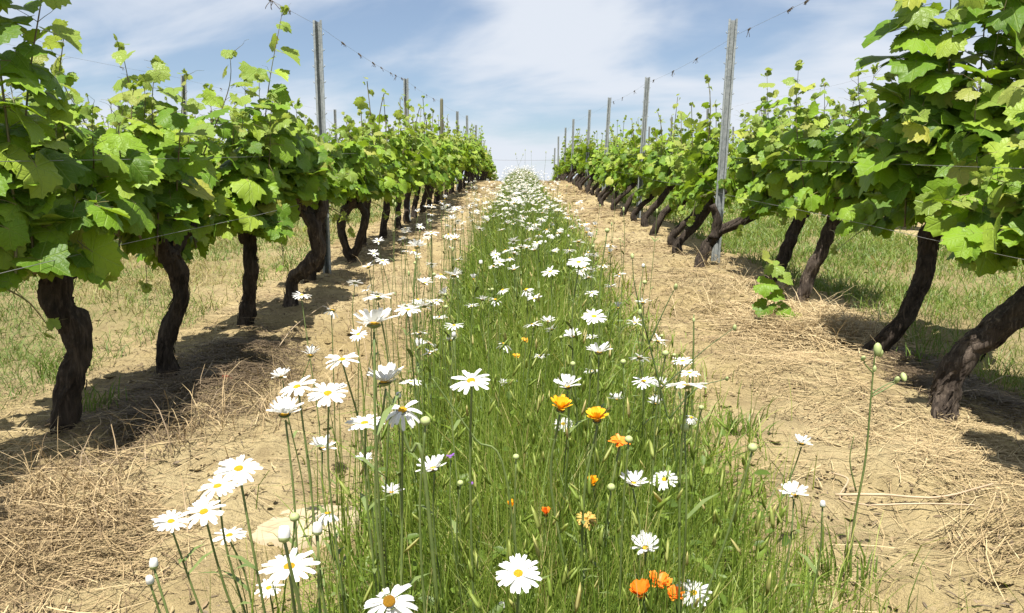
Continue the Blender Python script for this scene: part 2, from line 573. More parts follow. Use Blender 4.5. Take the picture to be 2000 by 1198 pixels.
def far_leaf_template(seed):
    r0 = random.Random(seed)
    V, CO = [(0, 0, 0)], [(0, 0, 0)]
    rim = [(-150, .48), (-112, .62), (-82, .56), (-52, .74), (-30, .64), (0, .84), (30, .64), (52, .74), (82, .56), (112, .62), (150, .48)]
    for a, q in rim:
        q *= r0.uniform(.92, 1.08)
        x, y = q * math.sin(math.radians(a)), q * math.cos(math.radians(a))
        V.append((x, y, .18 * abs(x) - .22 * q * q + r0.uniform(-.05, .05)))
        CO.append((x, y, 0))
    T = [(0, i + 2, i + 1) for i in range(len(rim) - 1)]
    return np.array(V, np.float32), np.array(T, np.int32), np.array(CO, np.float32), np.zeros(len(T), int)


LT = [leaf_template(i, *p) for i, p in enumerate([(.20, .25, .07), (.05, .45, .10), (.32, .12, .06), (.12, .62, .09, ), (-.14, .25, .12), (.22, .40, .13, .4), (.45, .2, .05, 1.6), (.0, .30, .06, -.3), (.55, .35, .10, .6), (-.25, .05, .14, 1.0), (.10, .75, .16, .5)])]
LF = [far_leaf_template(30 + i) for i in range(4)]
LEAF_ME, YOUNG_ME = [], []
for i, (v, tr, co, mi) in enumerate(LT):
    at = {'tint': np.zeros(len(v)), 'leafco': co}
    LEAF_ME.append(tri_mesh('leaf', v, tr, [M_LEAF, M_PETIOLE], True, mi, at))
    YOUNG_ME.append(tri_mesh('young_leaf', v, tr, [M_YOUNG, M_PETIOLE], True, mi, at))


# ------------------------------------------------------------------ vines
def trunk_mesh(name, path, rad, material, sides=14, seed=0, strips=24, sub=9):
    """gnarled trunk with twisting fibrous ridges and loose strips of bark; path in local metres"""
    r0 = random.Random(seed)
    P = smooth_path(path, sub)
    n = len(P)
    P = [p + Vector((noise.noise(p * 14 + Vector((seed, 0, 0))), noise.noise(p * 14 + Vector((0, seed, 7))), 0)) * rad[0] * .28 for p in P]
    R = [np.interp(i / (n - 1), np.linspace(0, 1, len(rad)), rad) for i in range(n)]
    ph, tw = r0.uniform(0, 6), r0.uniform(1.5, 3.5)
    knots = [(r0.uniform(.1, .95), r0.uniform(0, 6.28), r0.uniform(.15, .5)) for _ in range(6)]

    def fn(i, k):
        a = 2 * math.pi * k / sides
        s = i / n
        q = 1 + .13 * math.sin(3 * a + tw * s * 3 + ph) + .09 * math.sin(5 * a - tw * s * 4 + ph * 2)
        q += .22 * noise.noise(Vector((math.cos(a) * 1.6 + seed, math.sin(a) * 1.6, s * 9)))
        q += .20 * noise.noise(Vector((math.cos(a) * 4 + seed, math.sin(a) * 4, s * 16)))
        q += .16 * abs(noise.noise(Vector((math.cos(a + tw * s) * 7 + seed, math.sin(a + tw * s) * 7, s * 9))))
        for (ks, ka, kr) in knots:
            dd = ((s - ks) * 9) ** 2 + (2 * math.sin((a - ka) / 2)) ** 2 * 1.6
            q += kr * math.exp(-dd * 1.6)
        if s < .08:
            q += .35 * (1 - s / .08)
        return q
    V, Fc = [], []
    tube(V, Fc, P, R, sides, True, fn)
    fr = frames(P)
    for _ in range(strips):
        i = r0.randrange(1, max(2, n - 7))
        ln = r0.randrange(3, 7)
        a = r0.uniform(0, 6.28)
        w = R[i] * r0.uniform(.05, .17)
        b = len(V)
        for j in range(ln):
            ii = min(i + j, n - 1)
            T, u, q = fr[ii]
            a2 = a + .12 * j * (1 if tw > 2.4 else -1)
            d = u * math.cos(a2) + q * math.sin(a2)
            side = T.cross(d)
            lift = R[ii] * (1.06 + (.45 * abs(j - ln / 2) / ln * r0.random()))
            V.append(P[ii] + d * lift + side * w)
            V.append(P[ii] + d * (lift + R[ii] * .08) - side * w)
        for j in range(ln - 1):
            Fc.append((b + 2 * j, b + 2 * j + 1, b + 2 * j + 3, b + 2 * j + 2))
    return mesh_of(name, V, Fc, [material])


def grow(head, spread_y, lean, r0, n_shoots=13, nodes=13, top=1.0, lane=0, size=1.0, wide=0.26, tall=(), dense=False, skirt=.20):
    """shoots and leaves of one vine in local H units. returns shoot polylines and leaf records
    (matrix parts: loc, normal, tip, size, young). lane: sign of the side the camera's lane lies on"""
    shoots, leaves = [], []
    specs = []
    for s in range(n_shoots):
        u = (s + .5) / n_shoots * 2 - 1
        p0 = head + Vector((r0.gauss(0, .05), u * spread_y + r0.gauss(0, .05), r0.uniform(-.04, .08)))
        kind = r0.random()
        side = r0.choice((-1, 1))
        if kind < .52:                             # upright
            d = Vector((r0.gauss(0, .22) + lean * .2, r0.gauss(0, .22), 1))
            L, flop = r0.uniform(.52, .80) * top, r0.uniform(.0, .2)
        elif kind < .80:                           # leaning out and arching over
            d = Vector((side * r0.uniform(.35, .75), r0.gauss(0, .35), .85))
            L, flop = r0.uniform(.45, .68) * top, r0.uniform(.25, .55)
        else:                                      # hanging skirt
            d = Vector((side * r0.uniform(.5, .9), r0.gauss(0, .5), .25))
            L, flop = r0.uniform(.30, .46), r0.uniform(.5, .9)
        specs.append((p0, d, L, flop, nodes))
    for (q, d, L, n2) in tall:
        specs.append((Vector(q), Vector(d), L, .02, n2))
    for si, (p0, d, L, flop, nn) in enumerate(specs):
        istall = si >= n_shoots
        d = d.normalized()
        wob = Vector((r0.uniform(-1, 1), r0.uniform(-1, 1), 0)) * .06
        pts = []
        for i in range(nn + 1):
            q = i / nn
            p = p0 + d * (L * q) + Vector((0, 0, -flop * L * q * q)) + wob * math.sin(q * 4 + si) * q
            off = p.x - head.x
            lim = wide if not istall else 9
            if abs(off) > lim:
                p.x = head.x + math.copysign(lim + (abs(off) - lim) * .3, off)
            pts.append(p)
        shoots.append(pts)
        az0 = r0.uniform(0, 6.28)
        for i in range(1, nn + 1):
            q = i / nn
            for rep in range((3 if dense and q < .8 and r0.random() < .30 else 2) if q < .78 and not (istall and not dense) else 1):
                if rep and r0.random() < .28:
                    continue
                az = az0 + math.pi * (i % 2) + r0.gauss(0, .7) + rep * 1.7
                pd = Vector((math.cos(az), math.sin(az), r0.uniform(-.1, .5))).normalized()
                sz = r0.triangular(.062, .160, .100) * size * (1 - .70 * q ** (6 if istall else 3.5)) * (1.2 if istall and nn > 14 else 1)
                if rep:
                    sz *= r0.uniform(.65, .95)
                loc = pts[i] + pd * sz * .62
                if loc.z < head.z - skirt:
                    loc.z = head.z - skirt + r0.uniform(0, .14)
                outw = Vector((loc.x - head.x, 0, 0))
                if outw.length > .02:
                    outw.normalize()
                high = max(0, min(1, (loc.z - head.z) / .55))
                nrm = Vector((0, -.40, .46 + .34 * high)) + outw * (.50 - .25 * high) + Vector((r0.gauss(0, .36), r0.gauss(0, .36), r0.gauss(0, .25)))
                if nrm.z < -.15:
                    nrm.z *= -.4
                tip = pd * .6 + outw * .35 + Vector((r0.gauss(0, .25), r0.gauss(0, .25), -.62))
                leaves.append((loc, nrm.normalized(), tip, sz, q > r0.uniform(.60, .90) and (istall or loc.z > head.z + .2)))
        # unfolding tip leaves
        for k in range(3):
            loc = pts[-1] + Vector((r0.gauss(0, .012), r0.gauss(0, .012), r0.uniform(-.02, .03)))
            leaves.append((loc, Vector((r0.gauss(0, 1), r0.gauss(0, 1), .6)).normalized(), Vector((r0.gauss(0, 1), r0.gauss(0, 1), .5)), r0.uniform(.022, .045), True))
    return shoots, leaves


def shoot_mesh(pts, r0, radius=.0042, tendrils=4, sides=5):
    V, Fc = [], []
    P = [p * H for p in smooth_path(pts, 2)]
    n = len(P)
    tube(V, Fc, P, [radius * (1.15 - .85 * i / (n - 1)) for i in range(n)], sides, True)
    for _ in range(tendrils):
        i = r0.randrange(int(n * .6), n)
        a = r0.uniform(0, 6.28)
        d = Vector((math.cos(a), math.sin(a), r0.uniform(.5, 1.6))).normalized()
        q = []
        ln = r0.uniform(.05, .12)
        for j in range(9):
            s = j / 8
            curl = s ** 3 * 5
            q.append(P[i] + d * ln * s + Vector((math.cos(curl + a), math.sin(curl + a), 0)) * .012 * s * s + Vector((0, 0, -.02 * s * s)))
        tube(V, Fc, q, [.0011 * (1.2 - s / 10) for s in range(9)], 3, False)
    return mesh_of('shoot', V, Fc, [M_SHOOT])


def leaf_matrix(rec):
    loc, nrm, tip, sz, young = rec
    return basis(loc * H, nrm, tip, sz * H)


def add_leaf_objects(root, recs, r0):
    for rec in recs:
        me = r0.choice(YOUNG_ME if rec[4] else LEAF_ME)
        o = bpy.data.objects.new('leaf', me)
        COL.objects.link(o)
        o.parent = root
        o.matrix_basis = leaf_matrix(rec)


def foliage_mesh(name, recs, r0, temps):
    y = np.array([1 if r[4] else 0 for r in recs])
    nt = len(temps)
    which = np.array([r0.randrange(nt) for _ in recs]) + y * nt
    tt = [tp[:3] for tp in temps] * 2
    mi = [tp[3] for tp in temps] + [np.where(tp[3] == 0, 2, 1) for tp in temps]
    return join_instances(name, tt, [leaf_matrix(r) for r in recs], which, [r0.random() for _ in recs], [M_LEAF, M_PETIOLE, M_YOUNG], mi)


ORD = ['zeroth', 'first', 'second', 'third', 'fourth', 'fifth', 'sixth', 'seventh', 'eighth', 'ninth', 'tenth', 'eleventh', 'twelfth', 'thirteenth',
       'fourteenth', 'fifteenth', 'sixteenth', 'seventeenth', 'eighteenth', 'nineteenth', 'twentieth']

# near vines: (row sign, depth, trunk path in photo pixels at that depth, radii in H, label, bark, extra arms, grow options)
NEAR = [
    (-1, 1.84, [(-320, 1130), (-300, 960), (-290, 800), (-300, 700)], (.055, .050, .05), 'vine at the very front of the left row, its tall dark shoot leaving the frame', M_BARK, [], dict(top=.8, n_shoots=5, size=.75, skirt=-.02, tall=[((.235, .32, .60), (.02, .03, 1), 1.30, 20), ((.22, .26, .62), (-.02, .05, 1), 1.2, 18), ((.24, .40, .62), (.03, .05, 1), 1.0, 15)])),
    (-1, 2.52, [(128, 880), (142, 780), (152, 690), (122, 600), (104, 530)], (.060, .050, .046, .050, .055), 'large front vine of the left row with thick shaggy black trunk on bare soil', M_BARK, [], dict(top=1.10, size=.92)),
    (-1, 3.30, [(334, 745), (322, 672), (350, 575), (338, 490)], (.056, .042, .040, .045), 'left row vine with S curved dark trunk, beside the thickest front trunk', M_BARK, [], dict(top=1.10, tall=[((.02, .05, .65), (-.35, .1, 1), .92, 10)])),
    (-1, 4.15, [(476, 650), (482, 590), (492, 530), (480, 455)], (.052, .042, .040, .048), 'left row vine with slim upright trunk and one very tall shoot with yellow leaves', M_BARK, [], dict(top=1.10, tall=[((.06, .1, .70), (.09, .1, 1), 1.12, 12), ((.10, .0, .7), (.2, 0, 1), .60, 8)])),
    (-1, 4.75, [(566, 612), (566, 552), (600, 523), (622, 490), (614, 440), (592, 405)], (.052, .046, .050, .056, .050, .046), 'left row vine with gnarled trunk bent like an elbow before the first post', M_BARK_PALE, [[(614, 440), (628, 415), (634, 390)]], dict(top=.92, skirt=-.08)),
    (-1, 5.70, [(606, 556), (608, 530), (622, 505), (626, 450), (618, 405)], (.048, .044, .05, .05, .045), 'left row vine with short dark stump hidden behind the elbow bent trunk', M_BARK, [], dict(top=.92, skirt=-.08)),
    (-1, 6.80, [(690, 508), (672, 470), (667, 432), (690, 395)], (.046, .040, .042, .046), 'left row vine whose two twisted trunks form a loop just past the first post', M_BARK, [[(690, 500), (706, 455), (712, 420), (700, 392)]], dict(top=.92, skirt=-.04)),
    (1, 1.80, [(2190, 1110), (2230, 950), (2300, 800), (2380, 700)], (.070, .06, .055), 'vine at the very front of the right row, only its leaves at the frame edge', M_BARK_PALE, [], dict(top=.9)),
    (1, 2.70, [(1850, 850), (1852, 780), (1898, 695), (1960, 625), (2050, 530)], (.072, .058, .062, .056, .055), 'front vine of the right row with thick pale weathered trunk leaning out of frame', M_BARK_PALE, [], dict(top=1.0, size=1.1)),
    (1, 3.60, [(1696, 692), (1755, 622), (1802, 540), (1822, 470), (1830, 410)], (.056, .046, .050, .054, .058), 'right row vine with bow curved black trunk and towering leafy shoots', M_BARK, [[(1826, 450), (1860, 420), (1880, 395)]], dict(top=1.22, size=1.12, tall=[((-.20, -.10, .62), (-.05, -.05, 1), 1.40, 19), ((-.12, -.2, .62), (.0, -.05, 1), 1.30, 18), ((.02, -.2, .62), (.02, -.08, 1), 1.42, 19), ((.12, -.25, .62), (.04, -.08, 1), 1.36, 18), ((.22, -.1, .62), (.1, .0, 1), 1.25, 17), ((-.05, -.3, .62), (.08, -.1, 1), 1.2, 16)])),
    (1, 4.75, [(1556, 612), (1575, 552), (1606, 480), (1642, 395)], (.056, .048, .050, .052), 'right row vine with straight leaning trunk and pale sawn head', M_BARK_PALE, [], dict(top=1.12, tall=[((-.2, .1, .75), (-.1, .1, 1), .80, 9)])),
    (1, 5.40, [(1488, 570), (1520, 515), (1552, 455), (1566, 410)], (.056, .05, .05, .05), 'right row vine with low dark slanting trunk behind a young green sucker', M_BARK, [], dict(top=1.12, tall=[((-.2, .1, .75), (-.05, .1, 1), .82, 9)])),
    (1, 6.20, [(1362, 536), (1378, 490), (1412, 450), (1466, 422), (1490, 395)], (.062, .055, .05, .05, .05), 'right row vine with stout trunk bent flat beside the first metal post', M_BARK, [[(1395, 465), (1400, 430), (1392, 400)]], dict(top=1.08)),
]
vine_no = {-1: 0, 1: 0}
for (sg, Y, path, rad, label, bark, arms, opt) in NEAR:
    r0 = random.Random(int(Y * 100) + sg * 7)
    W = [px(x, y, Y) for x, y in path]
    base = W[0].copy()
    base.z = ground(base.x, base.y)
    W[0].z = min(W[0].z, base.z) - .03 * H
    for i in range(1, len(W)):
        W[i].y += r0.uniform(-.04, .04) * H
    root = thing('grape_vine', base, label, 'vine', 'vines along the two rows beside the daisy strip')
    obj('trunk', trunk_mesh('trunk', [w - base for w in W], [r * H * (.78 if sg < 0 else .72) for r in rad], bark, 26, int(Y * 10), 90, 14), root)
    for a in arms:
        A = [px(x, y, Y) - base for x, y in a]
        obj('arm', trunk_mesh('arm', A, [.034 * H, .03 * H, .026 * H], bark, 12, 3, 8, 7), root)
    head = (W[-1] - base) / H
    for sy in (-1, 1):
        a0 = head + Vector((0, 0, -.03))
        A = [a0, a0 + Vector((r0.uniform(-.03, .03), sy * .07, .07)), a0 + Vector((r0.uniform(-.05, .05), sy * .16, .15))]
        obj('arm', trunk_mesh('arm', [q * H for q in A], [.036 * H, .028 * H, .02 * H], bark, 10, sy + 4, 6, 6), root)
    hd = head.copy()
    hd.z = max(.58, min(.66, head.z))
    opt = dict(opt)
    tl = [(Vector((hd.x + q[0], q[1], q[2])), d, L, n) for q, d, L, n in opt.pop('tall', [])]
    opt.setdefault('skirt', .05)
    sh, lv = grow(hd, .34, .1 * sg, r0, opt.pop('n_shoots', 16), 12, lane=-sg, dense=True, tall=tl, wide=.25 if sg < 0 else .34, **opt)
    for pts in sh:
        obj('shoot', shoot_mesh(pts, r0), root)
    if len(lv) > 300:
        # the leaves one can pick out are the outer ones, towards the lane, the camera and the sky
        lv.sort(key=lambda q: -((q[0].x - hd.x) * -sg * 1.2 + .6 * (q[0].z - hd.z) - .5 * (q[0].y - hd.y) + r0.uniform(0, .35)))
        f = obj('foliage', foliage_mesh('foliage', lv[300:], r0, LT), root)
        f['kind'] = 'stuff'
        lv = lv[:300]
    add_leaf_objects(root, lv, r0)
    vine_no[sg] += 1

# shared parts for the vines farther up the hill
TV = {}
for sg in (-1, 1):
    TV[sg] = []
    for k in range(5):
        r0 = random.Random(500 + k + sg * 20)
        ln = r0.uniform(.0, .16) if sg < 0 else r0.uniform(.30, .50)
        hz = r0.uniform(.56, .64) if sg < 0 else r0.uniform(.48, .55)
        pth = [Vector((0, 0, -.06)), Vector((r0.uniform(-.03, .03), r0.uniform(-.04, .04), .12)), Vector((ln * .45 + r0.uniform(-.06, .06), r0.uniform(-.06, .06), .34)), Vector((ln, 0, hz))]
        me = trunk_mesh('trunk', [p * H for p in pth], [.048 * H, .036 * H, .034 * H, .040 * H], M_BARK, 11, 40 + k, 16, 6)
        a0 = Vector((ln, 0, hz))
        ams = [trunk_mesh('arm', [q * H for q in (a0, a0 + Vector((0, s * .13, .05)), a0 + Vector((.02, s * .28, .07)))], [.034 * H, .028 * H, .02 * H], M_BARK, 7, 9 + k, 4, 4) for s in (-1, 1)]
        TV[sg].append((me, ams, Vector((ln, 0, hz))))
FOL_MID, FOL_FAR, SHOOTS_FAR = [], [], []
for k in range(6):
    r0 = random.Random(900 + k)
    tl = [(Vector((r0.uniform(-.15, .15), r0.uniform(-.2, .2), .05)), (r0.gauss(0, .15), r0.gauss(0, .1), 1), r0.uniform(.75, .95), 9) for _ in range(2)]
    sh, lv = grow(Vector((0, 0, .02)), .40, 0, r0, 12, 11, top=.92, wide=.26, tall=tl)
    V, Fc = [], []
    for pts in sh:
        tube(V, Fc, [p * H for p in pts], .0042, 3, False)
    SHOOTS_FAR.append(mesh_of('shoot', V, Fc, [M_SHOOT]))
    r0.shuffle(lv)
    FOL_MID.append(foliage_mesh('foliage', lv[:150], r0, LT))
    FOL_FAR.append(foliage_mesh('foliage', lv, r0, LF))


def far_vine(sg, X, Y, label, group, level):
    r0 = random.Random(int(Y * 131) + int(X * 17))
    X += r0.gauss(0, .03)
    base = Vector((X * H, Y * H, 0))
    base.z = ground(base.x, base.y) - .01
    root = thing('grape_vine', base, label, 'vine', group)
    me, ams, head = r0.choice(TV[sg])
    obj('trunk', me, root)
    for a in ams:
        obj('arm', a, root)
    k = r0.randrange(6)
    mt = Matrix.Translation((head - Vector((0, 0, .03))) * H) @ Matrix.Rotation(math.pi * r0.randrange(2) + r0.uniform(-.15, .15), 4, 'Z') @ Matrix.Diagonal((r0.uniform(.95, 1.15), 1.0, r0.uniform(1.0, 1.24), 1))
    s = obj('shoots', SHOOTS_FAR[k], root, mt)
    s['kind'] = 'stuff'
    f = obj('foliage', (FOL_MID if level == 1 else FOL_FAR)[k], root, mt)
    f['kind'] = 'stuff'
    if level == 1:
        sh, lv = grow(head + Vector((0, 0, .02)), .40, 0, r0, 12, 11, top=1.0, wide=.26 if sg < 0 else .32)
        # the leaves one can pick out: those towards the lane and the sky
        lv.sort(key=lambda q: -((q[0].x - head.x) * -sg + .35 * (q[0].z - head.z) + r0.uniform(0, .12)))
        add_leaf_objects(root, lv[:110], r0)


LOOK = ['with dark slightly bent trunk', 'with crooked black trunk', 'with leafy skirt hanging low', 'with dense bright crown', 'with slim dark trunk']
for sg, y0, first in ((-1, 7.70, 8), (1, 7.10, 7)):
    i = 0
    Y = y0
    row = 'left' if sg < 0 else 'right'
    while Y < 45:
        n = first + i - 1
        if n <= 20:
            lb = f'{ORD[n]} vine up the {row} row from the front, {LOOK[n % 5]}'
            gp = 'vines along the two rows beside the daisy strip'
        else:
            lb = f'one of the small distant vines closing the {row} row at the crest'
            gp = f'distant vines of the {row} row'
        far_vine(sg, 1.57 * sg if sg < 0 else 1.60, Y, lb, gp, 1 if Y < 17 else 2)
        Y += .86
        i += 1
for sg, X, y0, y1 in ((-1, -4.72, 3.4, 42), (1, 4.78, 3.6, 42), (-1, -7.9, 6.5, 40), (1, 7.95, 6.5, 40)):
    Y = y0
    row = 'left' if sg < 0 else 'right'
    which = 'next row over' if abs(X) < 6 else 'second row over'
    while Y < y1:
        far_vine(sg, X, Y, f'vine of the {which} beyond the {row} row, mostly hidden behind nearer leaves', f'vines of the {which} on the {row}', 2)
        Y += .86 if abs(X) < 6 else 1.0

# ------------------------------------------------------------------ trellis posts
def post_profile(h, w=.035, d=.026):
    """galvanised omega section: a channel with turned lips"""
    w *= H * 1.05
    d *= H * 1.05
    th = .0035
    outer = [(-w, -d), (-w * .55, -d), (-w * .42, d), (w * .42, d), (w * .55, -d), (w, -d)]
    V, Fc = [], []
    n = len(outer)
    for z in (-.35, h):
        for (x, y) in outer:
            V.append((x, y, z))
        for (x, y) in outer[::-1]:
            V.append((x, y + th if abs(y) == d else y, z))
    m = 2 * n
    for k in range(m):
        k2 = (k + 1) % m
        Fc.append((k, k2, m + k2, m + k))
    for a in range(n - 1):
        b = m - 1 - a
        for z0 in (0, m):
            Fc.append((z0 + a, z0 + a + 1, z0 + b - 1, z0 + b))
    return mesh_of('profile', V, Fc, [M_POST], False)


def hook_mesh():
    V, Fc = [], []
    tube(V, Fc, [Vector((0, 0, 0)), Vector((.010, -.002, 0)), Vector((.014, -.002, .006)), Vector((.014, -.002, .014))], .0032, 5, True)
    return mesh_of('hook', V, Fc, [M_POST])


POST_H = 2.02 * H
PM, HM = post_profile(POST_H), hook_mesh()
wood_v, wood_f = [], []
tube(wood_v, wood_f, [Vector((0, 0, -.3)), Vector((0, 0, 1)), Vector((.004, .002, POST_H - .03)), Vector((.004, 0, POST_H))], [.034, .033, .031, .024], 9, True, lambda i, k: 1 + .07 * math.sin(k * 3.3 + i))
WM = mesh_of('stake_body', wood_v, wood_f, [M_POST_DARK])


def post(X, Y, label, group, lean=0.0, lean_y=0.0, hooks=0, hs=1.0, wood=False):
    loc = Vector((X * H, Y * H, 0))
    loc.z = ground(loc.x, loc.y)
    o = thing('wooden_stake' if wood else 'metal_post', loc, label, 'post', group)
    o.rotation_euler = (math.radians(lean_y), math.radians(lean), math.radians(random.uniform(-14, 14)))
    o.scale = (1, 1, hs)
    obj('stake_body' if wood else 'profile', WM if wood else PM, o)
    for k in range(hooks):
        z = .35 + (POST_H - .40) * (k // 2 + .5) / (hooks / 2)
        s = -1 if k % 2 else 1
        obj('hook', HM, o, Matrix.Translation((s * .034 * H, -.025 * H, z)) @ Matrix.Rotation(0 if s > 0 else math.pi, 4, 'Z'))
    return o


G = 'trellis posts along the two rows'
LP = [(6.14, 0), (10.7, 0), (15.3, 1), (19.3, 0), (23.2, 0), (27.5, 0), (31.5, 0), (36, 0)]
for i, (Y, wd) in enumerate(LP):
    lb = ['tall grey steel post in the left row, nearest and largest one', 'grey steel post second up the left row', 'dark weathered stake third up the left row',
          'grey steel post fourth up the left row, just past the dark stake', 'fifth thin post up the left row', 'sixth thin post up the left row', 'seventh tiny post up the left row', 'last tiny post of the left row at the crest'][i]
    post(-1.60, Y, lb, G, [-.3, .2, .5, .4, -.6, .3, 0, 0][i], 0, [26, 16, 0, 0, 0, 0, 0, 0][i], 1.0, bool(wd))
RP = [6.44, 11.0, 15.6, 19.9, 24.6, 28.6, 32.5, 36.5]
for i, Y in enumerate(RP):
    lb = ['tall grey steel post in the right row, nearest one, leaning right', 'grey steel post second up the right row, leaning right', 'pale grey post third up the right row, standing clear of the leaves',
          'fourth post up the right row', 'fifth thin post up the right row', 'sixth thin post up the right row', 'seventh tiny post up the right row', 'last tiny post of the right row at the crest'][i]
    post([1.70, 1.74, 1.74, 1.76, 1.70, 1.7, 1.66, 1.66][i], Y, lb, G, [2.0, 2.6, 2.8, 2.0, 1, .6, 0, 1][i], 0, [26, 16, 0, 0, 0, 0, 0, 0][i])
for sg, X in ((-1, -4.74), (1, 4.8), (-1, -7.92), (1, 8.0)):
    row = 'left' if sg < 0 else 'right'
    which = 'next row over' if abs(X) < 6 else 'second row over'
    for pi, Y in enumerate((10.6, 14.9, 19.4, 24.0, 28.4, 33, 37.5) if sg < 0 else (14.9, 19.4, 24.0, 28.4, 33, 37.5)):
        post(X + random.uniform(-.04, .04), Y, f'{ORD[pi + 1]} nearest post of the {which} showing above leaves beyond the {row} row', f'posts of the {which} on the {row}', random.uniform(-1.5, 1.5))


# ------------------------------------------------------------------ trellis wires
def wire(X, z, label, y0=.3, y1=40, sag=.02, posts=(), bow=0.0, rad=.0010, tend=(), lean=0.0):
    P = []
    Ys = sorted(set([y0, y1] + [p for p in posts if y0 < p < y1]))
    for a, b in zip(Ys, Ys[1:]):
        for k in range(12):
            q = k / 12
            P.append((a + (b - a) * q, sag * 4 * q * (1 - q) * min(1.0, (b - a) / 4)))
    P.append((y1, 0))
    base = Vector((X * H, y0 * H, 0))
    base.z = ground(base.x, base.y)
    pts = []
    for (y, s) in P:
        gz = (SLOPE * y + crest(y)) * H
        pts.append(Vector((X * H + bow * math.sin(y * 1.9) * H + lean * H, y * H, gz + (z - s) * H)))
    o = thing('trellis_wire', base, label, 'wire')
    V, Fc = [], []
    tube(V, Fc, [p - base for p in pts], rad, 5, True)
    obj('strand', mesh_of('strand', V, Fc, [M_WIRE]), o)
    r0 = random.Random(int(X * 10 + z * 100))
    for (y, size) in tend:
        k = min(range(len(P)), key=lambda i: abs(P[i][0] - y))
        k = max(1, min(k, len(P) - 2))
        seg = pts[k + 1] - pts[k] if P[k][0] <= y else pts[k] - pts[k - 1]
        c = pts[k] + seg.normalized() * ((y - P[k][0]) * H) - base
        V, Fc = [], []
        for q in range(r0.randrange(2, 5)):          # a dead tendril: coils round the wire and a hanging end
            st = c + Vector((0, r0.uniform(-.03, .03), 0)) * H
            co = [st + Vector((math.cos(j * .9) * .006, j * .0035, math.sin(j * .9) * .006)) for j in range(16)]
            d = Vector((r0.gauss(0, .4), r0.gauss(0, .4), -1)).normalized()
            co += [co[-1] + d * (size * H * j / 5) + Vector((0, math.sin(j * 1.3) * .006, 0)) for j in range(1, 6)]
            tube(V, Fc, co, .0021, 4, False)
        obj('dry_tendril', mesh_of('dry_tendril', V, Fc, [M_DRY]), o)
    return o


LPY = [p[0] for p in LP]
wire(-1.60, 1.975, 'top wire of the left row hung with dead tendrils', 0.6, 38, .035, LPY, tend=[(4.9, .07), (5.3, .03), (6.9, .03), (7.6, .04), (8.3, .05), (8.8, .04), (9.4, .05), (9.8, .07), (10.3, .03), (11.6, .05), (13, .05), (14, .06)])
wire(1.76, 1.955, 'top wire of the right row hung with dead tendrils', 0.6, 38, .03, RP, lean=.06, tend=[(4.6, .02), (4.9, .02), (5.2, .02), (6.1, .06), (7.9, .05), (9.1, .06), (10.4, .03), (12.1, .05), (13.5, .06), (14.8, .05)])
wire(-1.36, .69, 'lower wire along the left row in front of the leaves', 0.6, 36, .01, LPY, .03)
wire(-1.42, .98, 'middle wire of the left row, almost buried in leaves', 0.6, 36, .01, LPY, .01)
wire(1.66, .66, 'lower wire along the right row', 0.6, 36, .01, RP, .02)
wire(1.70, .95, 'middle wire along the right row among the leaves', 0.6, 36, .01, RP, .03)
wire(-4.74, 2.0, 'top wire of the next row over on the left, crossing the sky', 3, 38, .03, [10.6, 14.9, 19.4, 24, 28.4], tend=[(6.5, .05), (9, .04), (12, .05)])
wire(4.80, 2.0, 'top wire of the next row over on the right', 3, 38, .03, [10.6, 14.9, 19.4, 24, 28.4])


# a single wire crossing the gap between the rows at the crest
a_, b_ = Vector((-1.7 * H, 25 * H, 0)), Vector((1.75 * H, 25 * H, 0))
a_.z, b_.z = ground(a_.x, a_.y) + .74 * H, ground(b_.x, b_.y) + .72 * H
o = thing('cross_wire', a_, 'thin wire crossing the gap between the rows at the crest', 'wire')
V, Fc = [], []
tube(V, Fc, [(b_ - a_) * (k / 10) + Vector((0, 0, -.10 * k / 10 * (1 - k / 10))) for k in range(11)], .004, 4, True)
obj('strand', mesh_of('strand', V, Fc, [M_DRY]), o)


# ------------------------------------------------------------------ grasses, straw and soil crumbs
def gz_arr(x, y):
    return np.array([ground(a, b) for a, b in zip(x, y)])


def blades(name, x, y, hgt, wid, lean, material, tint, kind_label, az=None, curve=1.0, parent=None, drop=0.006):
    """ribbon blades of grass as one mesh, all in metres"""
    n = len(x)
    z = gz_arr(x, y) - drop
    if az is None:
        az = RNG.uniform(0, 2 * np.pi, n)
    dx, dy = np.cos(az), np.sin(az)
    face = RNG.uniform(0, np.pi, n)
    sx, sy = np.cos(face), np.sin(face)
    ts = np.array([0, .38, .72, 1.0])
    V = np.zeros((n, 7, 3), np.float32)
    for k, q in enumerate(ts):
        off = lean * hgt * q ** (1 + curve)
        zz = z + hgt * (q - .35 * np.clip(lean, 0, 2) * q ** 3)
        w = wid * (1 - .55 * q) * .5
        bx, by = x + dx * off, y + dy * off
        if k < 3:
            V[:, 2 * k] = np.stack([bx + sx * w, by + sy * w, zz], 1)
            V[:, 2 * k + 1] = np.stack([bx - sx * w, by - sy * w, zz], 1)
        else:
            V[:, 6] = np.stack([bx, by, zz], 1)
    T = np.array([(0, 1, 3), (0, 3, 2), (2, 3, 5), (2, 5, 4), (4, 5, 6)])
    tris = (T[None] + np.arange(n)[:, None, None] * 7).reshape(-1, 3)
    me = tri_mesh(name, V.reshape(-1, 3), tris, [material], True, None, {'tint': np.repeat(tint, 7)})
    o = obj(name, me, parent)
    if parent is None:
        tag(o, kind_label, kind='stuff')
    return o


def sample_y(n, a, b, p=1.0):
    """depths with density falling as 1/y**p"""
    u = RNG.uniform(0, 1, n)
    if abs(p - 1) < 1e-6:
        return a * (b / a) ** u
    k = 1 - p
    return (a ** k + u * (b ** k - a ** k)) ** (1 / k)


def patch(x, y, k):
    return np.array([noise.noise(Vector((a * k, b * k, 2.5))) for a, b in zip(x, y)])


